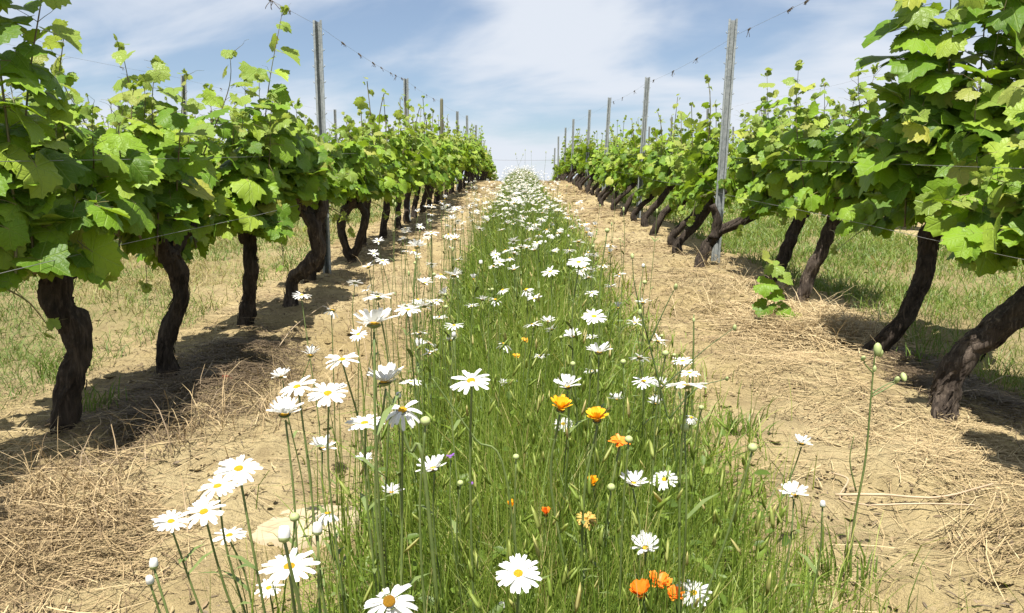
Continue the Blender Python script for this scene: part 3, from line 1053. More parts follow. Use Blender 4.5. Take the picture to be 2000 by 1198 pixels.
# the sown strip: thin tall stems, denser low growth, broader leaves near the ground
def strip_x(y, n):
    c = np.where(y < 2.2, .10, .05)
    w = np.where(y < 2.2, .42, .38)
    u = RNG.normal(0, .52, n)
    u = np.where(np.abs(u) > 1.2, RNG.uniform(-1, 1, n), u)
    return (c + u * w) * H


n = 40000
y = sample_y(n, .45, 33, 1.0)
x = strip_x(y, n)
edge = np.clip(1.15 - np.abs(x / H - .08) / .50, .25, 1)
hg = RNG.uniform(.24, .52, n) * H * (.55 + .45 * edge)
blades('strip_grass', x, y * H, hg, .0030 * H * np.clip(y / 2.0, .8, 6) * RNG.uniform(.7, 1.4, n), RNG.uniform(.04, .55, n), M_GRASS,
       np.clip(RNG.beta(2.2, 1.9, n) * .85 + .05 + .25 * patch(x, y * H, 2.2) + np.where(RNG.uniform(0, 1, n) < .07, .5, 0), 0, .985), 'tall thin green grass of the sown strip between the daisies', curve=.9)
n = 40000
y = sample_y(n, .5, 30, 1.0)
x = strip_x(y, n)
blades('strip_undergrowth', x, y * H, RNG.uniform(.07, .34, n) * H, .0062 * H * np.clip(y / 2.2, .8, 5) * RNG.uniform(.5, 1.7, n), RNG.uniform(.3, 1.5, n), M_GRASS,
       np.clip(RNG.beta(1.7, 2.2, n) * .9 + .06 + .2 * patch(x, y * H, 3.0), 0, .95), 'low leafy undergrowth at the foot of the sown strip')
# straight flower stalks without heads, thickest along the left edge
n = 2600
y = sample_y(n, .75, 9, 1.2)
x = np.where(RNG.uniform(0, 1, n) < .22, RNG.uniform(-.42, -.10, n), strip_x(y, n) / H) * H
blades('flower_stalks', x, y * H, RNG.uniform(.30, .60, n) * H, np.full(n, .0034 * H) * np.clip(y / 3, 1, 3), RNG.uniform(.0, .22, n), M_GRASS, RNG.uniform(.05, .85, n), 'straight bare flower stalks among the daisies')
# oval leaves of clover, vetch and young weeds between the stems
ov = np.array([(0, 0, 0), (-.22, .35, .05), (.22, .35, .05), (0, .45, -.04), (-.17, .75, 0), (.17, .75, 0), (0, 1, -.12)], np.float32)
ot = np.array([(0, 3, 1), (0, 2, 3), (1, 3, 4), (3, 2, 5), (3, 6, 4), (3, 5, 6)], np.int32)
n = 9000
y = sample_y(n, .7, 9, 1.2)
x = strip_x(y, n)
z = gz_arr(x, y * H)
rr = random.Random(77)
ms = [basis(Vector((x[i], y[i] * H, z[i] + rr.triangular(.02, .34, .08) * H)), Vector((rr.gauss(0, .5), rr.gauss(-.1, .5), 1)), Vector((rr.gauss(0, 1), rr.gauss(0, 1), .2)), rr.uniform(.014, .042) * H * max(1, y[i] / 4)) for i in range(n)]
tag(obj('strip_weeds', join_instances('strip_weeds', [(ov, ot, np.zeros((7, 3), np.float32))], ms, np.zeros(n, int), RNG.beta(2, 3, n) * .8, [M_GRASS], [np.zeros(6, int)])), 'small oval leaves of clover and weeds between the stems', kind='stuff')
# slim seed heads nodding on the taller grass
sv = np.array([(0, 0, 0), (.09, 0, .3), (-.05, .08, .3), (-.05, -.08, .3), (.07, 0, .7), (-.04, .06, .7), (-.04, -.06, .7), (.02, 0, 1)], np.float32)
stt = np.array([(0, 2, 1), (0, 3, 2), (0, 1, 3), (1, 2, 5), (1, 5, 4), (2, 3, 6), (2, 6, 5), (3, 1, 4), (3, 4, 6), (4, 5, 7), (5, 6, 7), (6, 4, 7)], np.int32)
n = 800
y = sample_y(n, .9, 12, 1.1)
x = np.clip(strip_x(y, n), -.24 * H, .38 * H)
z = gz_arr(x, y * H)
ms = [Matrix.Translation((x[i], y[i] * H, z[i] + rr.uniform(.34, .56) * H)) @ Matrix.Rotation(rr.uniform(0, 6.3), 4, 'Z') @ Matrix.Rotation(rr.uniform(.1, .9), 4, 'X') @ Matrix.Scale(rr.uniform(.02, .045) * H, 4) for i in range(n)]
tag(obj('seed_heads', join_instances('seed_heads', [(sv, stt, np.zeros((8, 3), np.float32))], ms, np.zeros(n, int), RNG.uniform(.6, .98, n), [M_GRASS], [np.zeros(12, int)])), 'slim pale seed heads of the strip grass', kind='stuff')
# ragged margins of the strip thinning into bare soil
n = 3800
y = sample_y(n, .9, 14, 1.2)
sd = RNG.choice([-1, 1], n, p=[.35, .65])
x = np.where(sd > 0, .52 + np.abs(RNG.normal(0, .14, n)), -.30 - np.abs(RNG.normal(0, .12, n))) * H
blades('margin_grass', x, y * H, RNG.uniform(.05, .22, n) * H, .0036 * H * np.clip(y / 2, .8, 4), RNG.uniform(.2, .9, n), M_GRASS, RNG.beta(2.5, 2, n), 'thin grass straggling out of the strip onto the soil')
# grassed alleys beyond the rows
n = 46000
y = sample_y(n, 1.8, 30, 1.15)
x = RNG.uniform(-4.5, -1.95, n) * H
keep = np.array([noise.noise(Vector((a * 1.5, b * H * 1.5, 4))) for a, b in zip(x, y)]) > RNG.uniform(-.5, .25, n)
x, y = x[keep], y[keep]
n = len(x)
blades('dry_alley_grass', x, y * H, RNG.uniform(.04, .17, n) * H, .0042 * H * np.clip(y / 4, .7, 5), RNG.uniform(.4, 2.2, n), M_GRASS_DRY, np.clip(RNG.beta(1.6, 1.8, n) - .18 + .8 * patch(x, y * H, 1.7), 0, 1), 'yellowing short grass in the alley beyond the left row')
n = 50000
y = sample_y(n, 1.8, 30, 1.1)
x = RNG.uniform(2.05, 4.5, n) * H
keep = np.array([noise.noise(Vector((a * 1.2, b * H * 1.2, 9))) for a, b in zip(x, y)]) > RNG.uniform(-.75, .12, n)
x, y = x[keep], y[keep]
n = len(x)
blades('fresh_alley_grass', x, y * H, RNG.uniform(.05, .19, n) * H, .0046 * H * np.clip(y / 4, .7, 5), RNG.uniform(.3, 1.6, n), M_GRASS_FRESH, np.clip(RNG.beta(2, 2.2, n) + .3 * patch(x, y * H, 1.7), 0, 1), 'fresh green grass in the alley beyond the right row')
n = 9000
y = sample_y(n, 4, 30, 1.0)
x = RNG.uniform(4.9, 11, n) * RNG.choice([-1, 1], n) * H
blades('far_alley_grass', x, y * H, RNG.uniform(.06, .2, n) * H, .02 * H * np.clip(y / 8, .8, 3), RNG.uniform(.1, .8, n), M_GRASS_FRESH, RNG.beta(2, 2.2, n), 'grass of the farther alleys')


def straw(name, cx, cy, rx, ry, n, hmax, ln, wid, tint_a, tint_b, label, az_mean=None, az_sd=9.0):
    """loose dry stalks lying on and over one another"""
    a = RNG.uniform(0, 2 * np.pi, n)
    q = np.sqrt(RNG.uniform(0, 1, n)) * (1 + .25 * RNG.normal(0, 1, n))
    x = (cx + rx * q * np.cos(a)) * H
    y = np.maximum((cy + ry * q * np.sin(a)) * H, .5)
    return straw_at(name, x, y, n, np.clip(1 - q * q, 0.05, 1) * hmax * H, ln, wid, tint_a, tint_b, label, az_mean, az_sd)


def straw_at(name, x, y, n, pile, ln, wid, ta, tb, label, az_mean=None, az_sd=9.0, clump=0.0):
    if clump:                                     # straw lies in drifts with bare soil between
        k = np.array([noise.noise(Vector((a * 1.9, b * 1.1, 6.6))) for a, b in zip(x, y)]) > RNG.uniform(-.35, .35, n) + clump
        x, y, pile = x[k], y[k], pile[k]
        n = len(x)
    z = gz_arr(x, y) + .004 + pile * RNG.uniform(0, 1, n)
    az = RNG.uniform(0, 2 * np.pi, n) if az_mean is None else RNG.normal(az_mean, az_sd, n)
    L = RNG.uniform(*ln, n) * H
    tiltz = RNG.normal(0, .10, n)
    bend = RNG.normal(0, .08, n) * L
    V = np.zeros((n, 8, 3), np.float32)
    dx, dy = np.cos(az), np.sin(az)
    w = RNG.uniform(*wid, n) * H * np.clip(y / H / 4, 1, 5)
    for k, s in enumerate((-.5, -.17, .17, .5)):
        b = bend * (1 - 4 * s * s) * .5
        px_, py_ = x + dx * L * s - dy * b, y + dy * L * s + dx * b
        pz = z + tiltz * L * (s + .5) * .5 + .10 * np.abs(bend) * (1 - 4 * s * s)
        V[:, 2 * k] = np.stack([px_ - dy * w, py_ + dx * w, pz], 1)
        V[:, 2 * k + 1] = np.stack([px_ + dy * w, py_ - dx * w, pz + w * .5], 1)
    T = np.array([(0, 1, 3), (0, 3, 2), (2, 3, 5), (2, 5, 4), (4, 5, 7), (4, 7, 6)])
    tris = (T[None] + np.arange(n)[:, None, None] * 8).reshape(-1, 3)
    tint = ta + (tb - ta) * RNG.beta(2, 2, n)
    o = obj(name, tri_mesh(name, V.reshape(-1, 3), tris, [M_STRAW], True, None, {'tint': np.repeat(tint, 8)}))
    return tag(o, label, kind='stuff')


n = 9000                                         # scattered along both rows
y = sample_y(n, 1.0, 26, 1.1)
sd = RNG.choice([-1, 1], n)
x = sd * (1.42 + RNG.normal(0, .36, n)) * H
straw_at('straw_litter', x, y * H, n, np.full(n, .02 * H), (.04, .20), (.0007, .0015), .25, 1.0, 'dry straw and stalks littering the soil along both rows', clump=.05)
n = 9000
y = sample_y(n, 1.0, 20, 1.2)
x = RNG.uniform(-2.4, 2.4, n) * H
straw_at('straw_crumbs', x, y * H, n, np.full(n, .006 * H), (.02, .09), (.0006, .0013), .0, .9, 'short broken straw scattered over the bare soil', clump=.02)
straw('brown_straw_heap', -1.30, 1.75, .40, .34, 3000, .03, (.04, .24), (.0005, .0012), .15, .85, 'heap of brown dry grass beside the front left trunks')
straw('brown_straw_mat', -1.75, 1.70, .60, .22, 900, .03, (.2, .6), (.0006, .0011), .1, .75, 'mat of long brown stalks at the lower left corner', 0.1, .25)
straw('shade_toned_litter', -1.36, 3.15, .32, .85, 5200, .04, (.04, .22), (.0006, .0017), .0, .16, 'dark twiggy litter, tinted darker still to deepen the shade of the left vines')  # twiggy litter whose low tint also paints in the vines' deep shade
straw('pale_straw_heap', 1.60, 4.2, .42, .70, 2600, .07, (.10, .34), (.0009, .0020), .55, 1.0, 'pale straw heaped against the right row trunks')
straw('shade_toned_litter_right', 1.86, 3.2, .24, .55, 2600, .04, (.04, .22), (.0006, .0016), .0, .16, 'dark twiggy litter, tinted darker still to deepen the shade of the right trunks')  # same near-black tint, painting the shade pool at the right trunk feet
straw('golden_straw_mat', 1.48, 2.38, .36, .36, 1500, .02, (.05, .22), (.0004, .0009), .5, 1.0, 'golden straw mat in front of the leaning right trunk')
straw('golden_straw_drift', 1.22, 3.3, .30, .8, 1800, .02, (.05, .24), (.0005, .0011), .35, .95, 'straw drift on the bank of the right row')
straw('corner_straw', 1.30, 1.80, .26, .22, 320, .025, (.12, .36), (.0006, .0012), .3, 1.0, 'loose pale stalks at the lower right corner', 0.5, .5)

n = 18000
y = sample_y(n, 3.5, 28, .8)
sd = RNG.choice([-1, 1], n)
x = sd * RNG.uniform(.50, 1.9, n) * H
straw_at('bank_straw', x, y * H, n, np.full(n, .015 * H), (.05, .24), (.0008, .0018), .0, .85, 'trampled dry straw along the banks farther up the rows', clump=.02)
# brown leaf and bark crumbs lying about
n = 14000
y = sample_y(n, 1.0, 20, 1.15)
x = np.where(RNG.uniform(0, 1, n) < .6, RNG.choice([-1, 1], n) * RNG.normal(1.45, .28, n), RNG.uniform(-2.2, 2.2, n)) * H
z = gz_arr(x, y * H)
rr = random.Random(78)
ms = [basis(Vector((x[i], y[i] * H, z[i] + .006)), Vector((rr.gauss(0, .4), rr.gauss(0, .4), 1)), Vector((rr.gauss(0, 1), rr.gauss(0, 1), 0)), (rr.uniform(.006, .02) * H * max(1, y[i] / 4), rr.uniform(.010, .034) * H * max(1, y[i] / 4), .02)) for i in range(n)]
tag(obj('leaf_litter', join_instances('leaf_litter', [(ov, ot, np.zeros((7, 3), np.float32))], ms, np.zeros(n, int), RNG.beta(1.2, 2.5, n) * .7, [M_STRAW], [np.zeros(6, int)])), 'brown leaf and bark crumbs scattered on the soil', kind='stuff')

# dry tufts that still stand and arch over
tx, ty, th = [], [], []
for (cx_, cy_, k, sp) in [(-1.28, 2.02, 120, .08), (-1.16, 1.80, 120, .10), (-1.0, 2.9, 130, .14), (-.86, 3.25, 130, .12), (-1.12, 2.5, 110, .12), (-1.6, 2.1, 110, .1), (1.45, 4.0, 140, .16), (1.75, 3.9, 130, .14), (-.82, 4.3, 130, .2), (1.2, 5.2, 120, .2), (-1.0, 6, 200, .3)]:
    tx += list(RNG.normal(cx_, sp, k))
    ty += list(RNG.normal(cy_, sp, k))
n = len(tx)
blades('dry_tufts', np.array(tx) * H, np.array(ty) * H, RNG.uniform(.08, .24, n) * H, RNG.uniform(.002, .0045, n) * H, RNG.uniform(.5, 2.0, n), M_STRAW, RNG.uniform(.2, .8, n), 'arching tufts of dead brown grass on the row banks')

tx, ty = [], []
for (cx_, cy_, k, sp) in [(1.66, 4.45, 150, .13), (1.80, 4.05, 170, .13), (1.52, 4.25, 110, .14), (1.70, 5.2, 120, .15), (1.62, 6.3, 90, .15), (1.35, 4.6, 80, .16)]:
    tx += list(RNG.normal(cx_, sp, k))
    ty += list(RNG.normal(cy_, sp, k))
n = len(tx)
blades('pale_straw_tufts', np.array(tx) * H, np.array(ty) * H, RNG.uniform(.08, .27, n) * H, RNG.uniform(.003, .0055, n) * H, RNG.uniform(.5, 2.4, n), M_STRAW, RNG.uniform(.55, 1, n), 'pale straight straw standing out round the right trunks', curve=.25)

# soil crumbs and clods
ico_v = np.array([(0, 0, 1), (.9, 0, .1), (.3, .85, .2), (-.7, .55, .1), (-.75, -.5, .2), (.25, -.9, .1), (0, 0, -.6)], np.float32)
ico_t = np.array([(0, 1, 2), (0, 2, 3), (0, 3, 4), (0, 4, 5), (0, 5, 1), (6, 2, 1), (6, 3, 2), (6, 4, 3), (6, 5, 4), (6, 1, 5)], np.int32)
n = 15000
y = sample_y(n, 1.0, 12, 1.4)
x = RNG.uniform(-3.2, 3.2, n) * H
z = gz_arr(x, y * H)
sz = (RNG.gamma(1.2, .0038, n) + .0016) * H
V = []
ang = RNG.uniform(0, 6.28, n)
for i in range(n):
    c, s = math.cos(ang[i]), math.sin(ang[i])
    q = ico_v * (RNG.uniform(.6, 1.3, (7, 1)) * sz[i])
    V.append(np.stack([q[:, 0] * c - q[:, 1] * s + x[i], q[:, 0] * s + q[:, 1] * c + y[i] * H, q[:, 2] * .7 + z[i] + sz[i] * .2], 1))
tris = (ico_t[None] + np.arange(n)[:, None, None] * 7).reshape(-1, 3)
tag(obj('soil_crumbs', tri_mesh('soil_crumbs', np.concatenate(V), tris, [M_SOIL], False)), 'loose crumbs and small clods of sandy soil', kind='stuff')


# ------------------------------------------------------------------ daisies
def petal_mesh(seed, L=1.0, wd=.17, droop=.15, curl=.1, material=None, notch=True):
    """one strap-shaped ray: from the rim of the disc outwards along +Y"""
    r0 = random.Random(seed)
    V, Fc = [], []
    rows = [(0, .45), (.3, .85), (.65, 1.0), (.9, .8), (1.0, .45)]
    bend = r0.uniform(-.05, .05)
    for (q, w) in rows:
        for s in (-1, 0, 1):
            zz = -droop * q * q + curl * q * (1 - q) + (.05 * (1 - abs(s)) * -1) * w + r0.uniform(-.008, .008)
            yy = .20 + L * .80 * q - (.05 if (q == 1.0 and s == 0 and notch) else 0)
            V.append((s * wd * .5 * w * 1.12 + bend * q * q, yy, zz))
    for i in range(4):
        for k in range(2):
            a = i * 3 + k
            Fc.append((a, a + 1, a + 4, a + 3))
    return mesh_of('petal', V, Fc, [material or M_PETAL])


def disc_mesh(name, material, calyx):
    V, Fc, mi = [], [], []
    rings = [(.0, .065), (.09, .06), (.16, .043), (.205, .01), (.21, -.02)]
    for (r, z) in rings[1:]:
        for k in range(14):
            a = k * 2 * math.pi / 14
            V.append((r * math.cos(a), r * math.sin(a), z))
    V.append((0, 0, .06))
    c = len(V) - 1
    for k in range(14):
        Fc.append((c, k, (k + 1) % 14))
        mi.append(0)
    for i in range(3):
        for k in range(14):
            k2 = (k + 1) % 14
            Fc.append((i * 14 + k, (i + 1) * 14 + k, (i + 1) * 14 + k2, i * 14 + k2))
            mi.append(0)
    b = len(V)
    for (r, z) in ((.30, -.05), (.27, -.12), (.15, -.18), (.05, -.21)):
        for k in range(14):
            a = k * 2 * math.pi / 14
            V.append((r * math.cos(a), r * math.sin(a), z))
    for i in range(3):
        for k in range(14):
            k2 = (k + 1) % 14
            Fc.append((b + i * 14 + k, b + (i + 1) * 14 + k, b + (i + 1) * 14 + k2, b + i * 14 + k2))
            mi.append(1)
    return mesh_of(name, V, Fc, [material, calyx], True, mi)


PET = [petal_mesh(i, 1 + .05 * math.sin(i * 2), .19 + .02 * (i % 3), d, c) for i, (d, c) in enumerate([(.02, .14), (.12, .18), (-.10, .04), (.25, .2), (.06, .08), (-.22, 0)])]
DISC, DISC_OLD = disc_mesh('flower_disc', M_DISC, M_CALYX), disc_mesh('flower_disc', M_DISC_OLD, M_CALYX)


def head_orient(nrm, spin):
    return basis(Vector((0, 0, 0)), nrm, Vector((math.cos(spin), math.sin(spin), 0)), 1.0)


def stem_mesh(top, r0, radius, sides=5, leaves=2, nrm=Vector((0, 0, 1)), lean=(0, 0), material=None):
    """stem from the ground (local origin) up to the head, with a few small strap leaves"""
    a = Vector((lean[0], lean[1], -.02))
    mid1 = a.lerp(top, .4) + Vector((r0.gauss(0, .012), r0.gauss(0, .012), .0))
    mid2 = a.lerp(top, .8) + Vector((r0.gauss(0, .008), r0.gauss(0, .008), .0))
    P = smooth_path([a, mid1, mid2, top - nrm * .004], 5)
    V, Fc = [], []
    n = len(P)
    tube(V, Fc, P, [radius * (1.15 - .3 * i / n) for i in range(n)], sides, True)
    for _ in range(leaves):
        i = r0.randrange(1, int(n * .75))
        az = r0.uniform(0, 6.28)
        d = Vector((math.cos(az), math.sin(az), .8))
        L = r0.uniform(.025, .055)
        s = Vector((-d.y, d.x, 0)) * .0035
        b = len(V)
        p = P[i]
        V += [p - s, p + s, p + d * L * .5 - s * 1.2, p + d * L * .5 + s * 1.2, p + d * L + Vector((0, 0, -.012))]
        Fc += [(b, b + 1, b + 3, b + 2), (b + 2, b + 3, b + 4)]
    return mesh_of('stem', V, Fc, [material or M_STEM])


def daisy(p, dia, label, group, face, r0, npet=19, droop=None, old=False, shape=0, detail=2, lean=None):
    """p: centre of the head (world). detail 2: each petal its own mesh"""
    gzz = ground(p.x, p.y)
    lx = lean if lean is not None else (r0.gauss(0, .03), r0.gauss(0, .03))
    base = Vector((p.x, p.y, gzz))
    o = thing('oxeye_daisy', base, label, 'daisy', group)
    nrm = face.normalized()
    top = p - base - nrm * dia * .10
    obj('stem', stem_mesh(top, r0, .0017 if detail == 2 else .0016, 6 if detail == 2 else 4, 3 if detail == 2 else 1, nrm, lx), o)
    s = dia / 2
    R = head_orient(nrm, r0.uniform(0, 6.28))
    Mh = Matrix.Translation(p - base) @ R @ Matrix.Scale(s, 4)
    hd = obj('flower_disc', DISC_OLD if old else DISC, o, Mh)
    if detail == 2:
        sets = {0: (0, 1, 4), 1: (2, 5, 4), 2: (3, 1, 3)}[shape]     # flat, cupped up, drooping
        for k in range(npet):
            a = 2 * math.pi * k / npet + r0.gauss(0, .06)
            tilt = {0: r0.gauss(.02, .09), 1: r0.gauss(.45, .16), 2: r0.gauss(-.35, .22)}[shape]
            me = PET[r0.choice(sets)]
            obj('petal', me, hd, Matrix.Rotation(a, 4, 'Z') @ Matrix.Rotation(tilt, 4, 'X') @ Matrix.Diagonal((r0.uniform(.85, 1.15), r0.uniform(.86, 1.06), 1, 1)))
    else:
        obj('petal_ring', r0.choice(RINGS), o, Mh)
    return o


def ring_mesh(seed, npet, tiltm, sd):
    """all rays of a smaller daisy in one mesh"""
    r0 = random.Random(seed)
    V, Fc = [], []
    for k in range(npet):
        a = 2 * math.pi * k / npet + r0.gauss(0, .07)
        m = Matrix.Rotation(a, 4, 'Z') @ Matrix.Rotation(r0.gauss(tiltm, sd), 4, 'X')
        b = len(V)
        L = r0.uniform(.88, 1.06)
        for q in ((-.06, .2, 0), (.06, .2, 0), (-.11, .62 * L, .03), (.11, .62 * L, .03), (-.06, L, -.03), (.06, L, -.03)):
            V.append(m @ Vector(q))
        Fc += [(b, b + 1, b + 3, b + 2), (b + 2, b + 3, b + 5, b + 4)]
    return mesh_of('petal_ring', V, Fc, [M_PETAL])


RINGS = [ring_mesh(i, n_, tl, s_) for i, (n_, tl, s_) in enumerate([(16, 0.02, .10), (13, .35, .18), (17, -.15, .15), (12, .75, .2), (16, .12, .25), (9, -.55, .3), (14, 1.05, .12), (15, .2, .3), (11, .05, .2), (17, -.35, .2)])]

CAMP = Vector((0, 0, H))


def face_of(p, toward, r0, jit=.14):
    """flowers look up, some nod towards the viewer's side"""
    c = (CAMP - p)
    c.z = 0
    return Vector((r0.gauss(-.05, jit), r0.gauss(-.06, jit), 1)) + c.normalized() * toward


# (px, py, width in px, petals shape, nod towards us, label)
DA = [
    (565, 1106, 112, 0, .40, 'large daisy in front of the pale stone at lower left, open yellow centre'),
    (525, 1148, 56, 0, .30, 'small daisy tucked just under the large one at lower left'),
    (760, 1174, 122, 2, .95, 'daisy with brown ageing centre at the bottom edge'),
    (398, 999, 82, 0, .38, 'daisy second from left in the low left foursome, over bare soil'),
    (334, 1018, 70, 0, .38, 'leftmost daisy of all, over bare soil'),
    (425, 949, 76, 0, .38, 'third daisy from left in the low left foursome'),
    (466, 915, 88, 0, .30, 'highest daisy of the low left foursome'),
    (448, 1045, 66, 0, .0, 'daisy seen from behind just under the low left foursome'),
    (556, 808, 80, 1, .15, 'half open daisy at the left edge of the strip, below two others'),
    (580, 755, 72, 0, .05, 'flat daisy seen edge on at the left edge of the strip'),
    (640, 768, 78, 0, .42, 'daisy tilted to show its yellow centre beside the edge on daisy'),
    (550, 735, 44, 1, .0, 'small daisy seen from below, farthest left of the upper ones'),
    (730, 632, 96, 1, .05, 'big daisy standing tallest over the left soil, petals raised'),
    (668, 702, 70, 0, .0, 'daisy below and left of the tallest left daisy'),
    (752, 745, 88, 1, -.1, 'ragged daisy on a thick stem right under the tallest left daisy'),
    (712, 826, 76, 0, .12, 'flat daisy with low yellow centre over the left soil'),
    (786, 800, 84, 2, .45, 'daisy with few drooping long petals and small orange centre'),
    (630, 874, 56, 1, .05, 'cup shaped daisy halfway down the left edge'),
    (712, 899, 40, 1, .05, 'small white daisy on a straight dark stem, lower left of strip'),
    (846, 915, 68, 1, -.1, 'tousled daisy beside a purple flower'),
    (640, 1002, 60, 2, -.2, 'daisy seen from below above the pale stone'),
    (765, 962, 48, 1, .1, 'bowl shaped white daisy low in the strip, left side'),
    (920, 743, 80, 0, .42, 'open daisy with yellow centre alone at mid strip'),
    (985, 750, 28, 1, .0, 'tiny daisy right of the mid strip open daisy'),
    (814, 482, 42, 1, -.1, 'daisy high above the left wheel track, petals ruffled'),
    (842, 455, 32, 0, .0, 'edge on daisy highest on the left of the strip'),
    (797, 605, 50, 0, .0, 'edge on daisy right of the tallest left daisy'),
    (738, 580, 62, 0, -.1, 'flat daisy above the tallest left daisy'),
    (802, 746, 44, 0, .0, 'pale daisy peeping behind the ragged daisy'),
    (1012, 1120, 96, 0, .60, 'largest daisy at bottom centre with bright yellow centre'),
    (1260, 1071, 68, 1, .25, 'daisy above the orange marigolds at lower right'),
    (1355, 1158, 70, 0, .40, 'daisy right of the orange marigolds at the bottom edge'),
    (1237, 945, 64, 1, .20, 'left of two daisies side by side right of the strip'),
    (1298, 936, 56, 0, .30, 'right of two daisies side by side right of the strip'),
    (1108, 755, 58, 1, .10, 'shaggy daisy just above the amber marigolds'),
    (1100, 828, 42, 0, .60, 'small daisy right under the left amber marigold'),
    (1170, 688, 56, 1, .0, 'fan shaped daisy seen edge on in the right half of the strip'),
    (1205, 780, 36, 1, .0, 'small daisy right of the shaggy one, above the amber marigolds'),
    (1160, 618, 48, 0, .45, 'daisy with yellow centre, right half of the strip, above the fan shaped one'),
    (1130, 512, 46, 0, .50, 'upper daisy with yellow centre standing out of the drift'),
    (1070, 628, 32, 1, .0, 'small daisy left of the yellow centred one in mid strip'),
    (1118, 657, 38, 1, .0, 'daisy between the yellow centred and the fan shaped daisy'),
    (1055, 695, 34, 0, .0, 'pale daisy at mid strip left of the fan shaped one'),
    (1282, 788, 36, 1, .0, 'thin daisy at the right edge of the strip'),
    (1340, 752, 78, 0, -.25, 'dark stemmed daisy at the right edge seen from below'),
    (1290, 755, 42, 1, -.1, 'small daisy left of the dark stemmed one'),
    (1333, 705, 42, 0, -.1, 'topmost daisy of the right edge clump'),
    (1347, 728, 40, 0, -.1, 'daisy just above the dark stemmed one at right edge'),
    (1350, 815, 32, 2, .2, 'wilting daisy under the right edge clump'),
    (1566, 866, 44, 1, .0, 'upper of two lone daisies on the right margin'),
    (1550, 966, 60, 1, .05, 'lower of two lone daisies on the right margin'),
    (1155, 725, 30, 0, .0, 'little daisy between the fan shaped and the shaggy daisy'),
    (880, 665, 30, 1, .0, 'little daisy on the left side of the strip over tall grass'),
    (858, 620, 30, 0, .0, 'little edge on daisy at the left side of the drift'),
]
GD = 'oxeye daisies of the flowering strip'
DIA = .055 * H
placed = []
for i, (x_, y_, w_, shape, nod, lb) in enumerate(DA):
    r0 = random.Random(3000 + i)
    Y = .055 * F / w_
    z = 1 - (y_ - 295) / F * Y
    z = max(.30, min(.80, z))
    Y = (1 - z) * F / (y_ - 295)
    dia = w_ / F * Y * H
    nod = nod * (.5 if y_ > 880 and i not in (2, 29, 31) else .8 if i != 2 else .65)
    p = px(x_, y_, Y)
    cx_ = .05 * H
    ln = ((cx_ - p.x) * r0.uniform(.02, .22), r0.uniform(-.03, .05))
    daisy(p, dia * 1.04, lb, GD, face_of(p, nod, r0, .07), r0, r0.randrange(16, 22), old=(i == 2), shape=shape, lean=ln)
    placed.append(p)

# the drift behind: single daisies to nine lengths out
ZONES = [
    (1.75, 2.9, 50, 'mid sized daisy halfway up the strip', 'daisies halfway up the strip'),
    (2.9, 4.6, 78, 'smaller daisy where the strip narrows', 'daisies where the strip narrows'),
    (4.6, 9.0, 118, 'tiny white daisy in the dense far drift below the crest', 'daisies of the dense far drift'),
]
LANES = ['along the left edge', 'left of the middle', 'along the middle', 'right of the middle', 'along the right edge']
CAMI = cam.rotation_euler.to_matrix().transposed()


def photo_y(p):
    q = CAMI @ (p - CAMP)
    return 599 + F * q.y / q.z


for zi, (a, b, k, lb, gp) in enumerate(ZONES):
    recs = []
    for i in range(k):
        r0 = random.Random(int(a * 1000) + i)
        Y = a * (b / a) ** r0.random() if a > 1.8 else r0.uniform(a, b)
        X = r0.uniform(-.40, .42) if a > 1.8 else r0.uniform(-.36, .40)
        if r0.random() < .22:
            X = r0.uniform(-.62, -.34)
        z = r0.uniform(.46, .68) if a > 1.8 else r0.uniform(.44, .66)
        p = Vector((X * H, Y * H, 0))
        p.z = ground(p.x, p.y) + z * H
        lane = min(4, max(0, int(math.floor((X + .40) / .165))))
        recs.append([lane, photo_y(p), p, r0])
    recs.sort(key=lambda q: (q[0], q[1]))
    cnt = {}
    for lane, _, p, r0 in recs:
        cnt[lane] = cnt.get(lane, 0) + 1
        label = lb
        if zi < 2 and cnt[lane] <= 20:
            label = f'{ORD[cnt[lane]]} {lb} {LANES[lane]}, counted from its foremost'
        daisy(p, DIA * r0.uniform(.82, 1.14), label, gp, face_of(p, r0.uniform(-.30, .20), r0, .2), r0, detail=1)
# past those, one mass
temps_v, temps_t, temps_m = [], [], []
for sd_ in range(3):
    r0 = random.Random(sd_ + 70)
    V, T, mi = [], [], []
    for k in range(9):
        a = 2 * math.pi * k / 9
        m = Matrix.Rotation(a, 4, 'Z') @ Matrix.Rotation(r0.gauss(.15, .2), 4, 'X')
        b = len(V)
        V += [m @ Vector(q) for q in ((0, .15, 0), (-.22, .75, .02), (0, 1.0, -.02), (.22, .75, .02))]
        T += [(b, b + 3, b + 2), (b, b + 2, b + 1)]
        mi += [0, 0]
    b = len(V)
    V += [Vector((.24 * math.cos(k * 1.047), .24 * math.sin(k * 1.047), .05)) for k in range(6)] + [Vector((0, 0, .1))]
    T += [(b + 6, b + k, b + (k + 1) % 6) for k in range(6)]
    mi += [1] * 6
    b = len(V)
    V += [Vector((-.06, 0, -.1)), Vector((.06, 0, -.1)), Vector((.06, 0, -20)), Vector((-.06, 0, -20))]
    T += [(b, b + 1, b + 2), (b, b + 2, b + 3)]
    mi += [2, 2]
    temps_v.append((np.array([list(v) for v in V], np.float32), np.array(T, np.int32), np.zeros((len(V), 3), np.float32)))
    temps_m.append(np.array(mi))
ms, wh = [], []
r0 = random.Random(5)
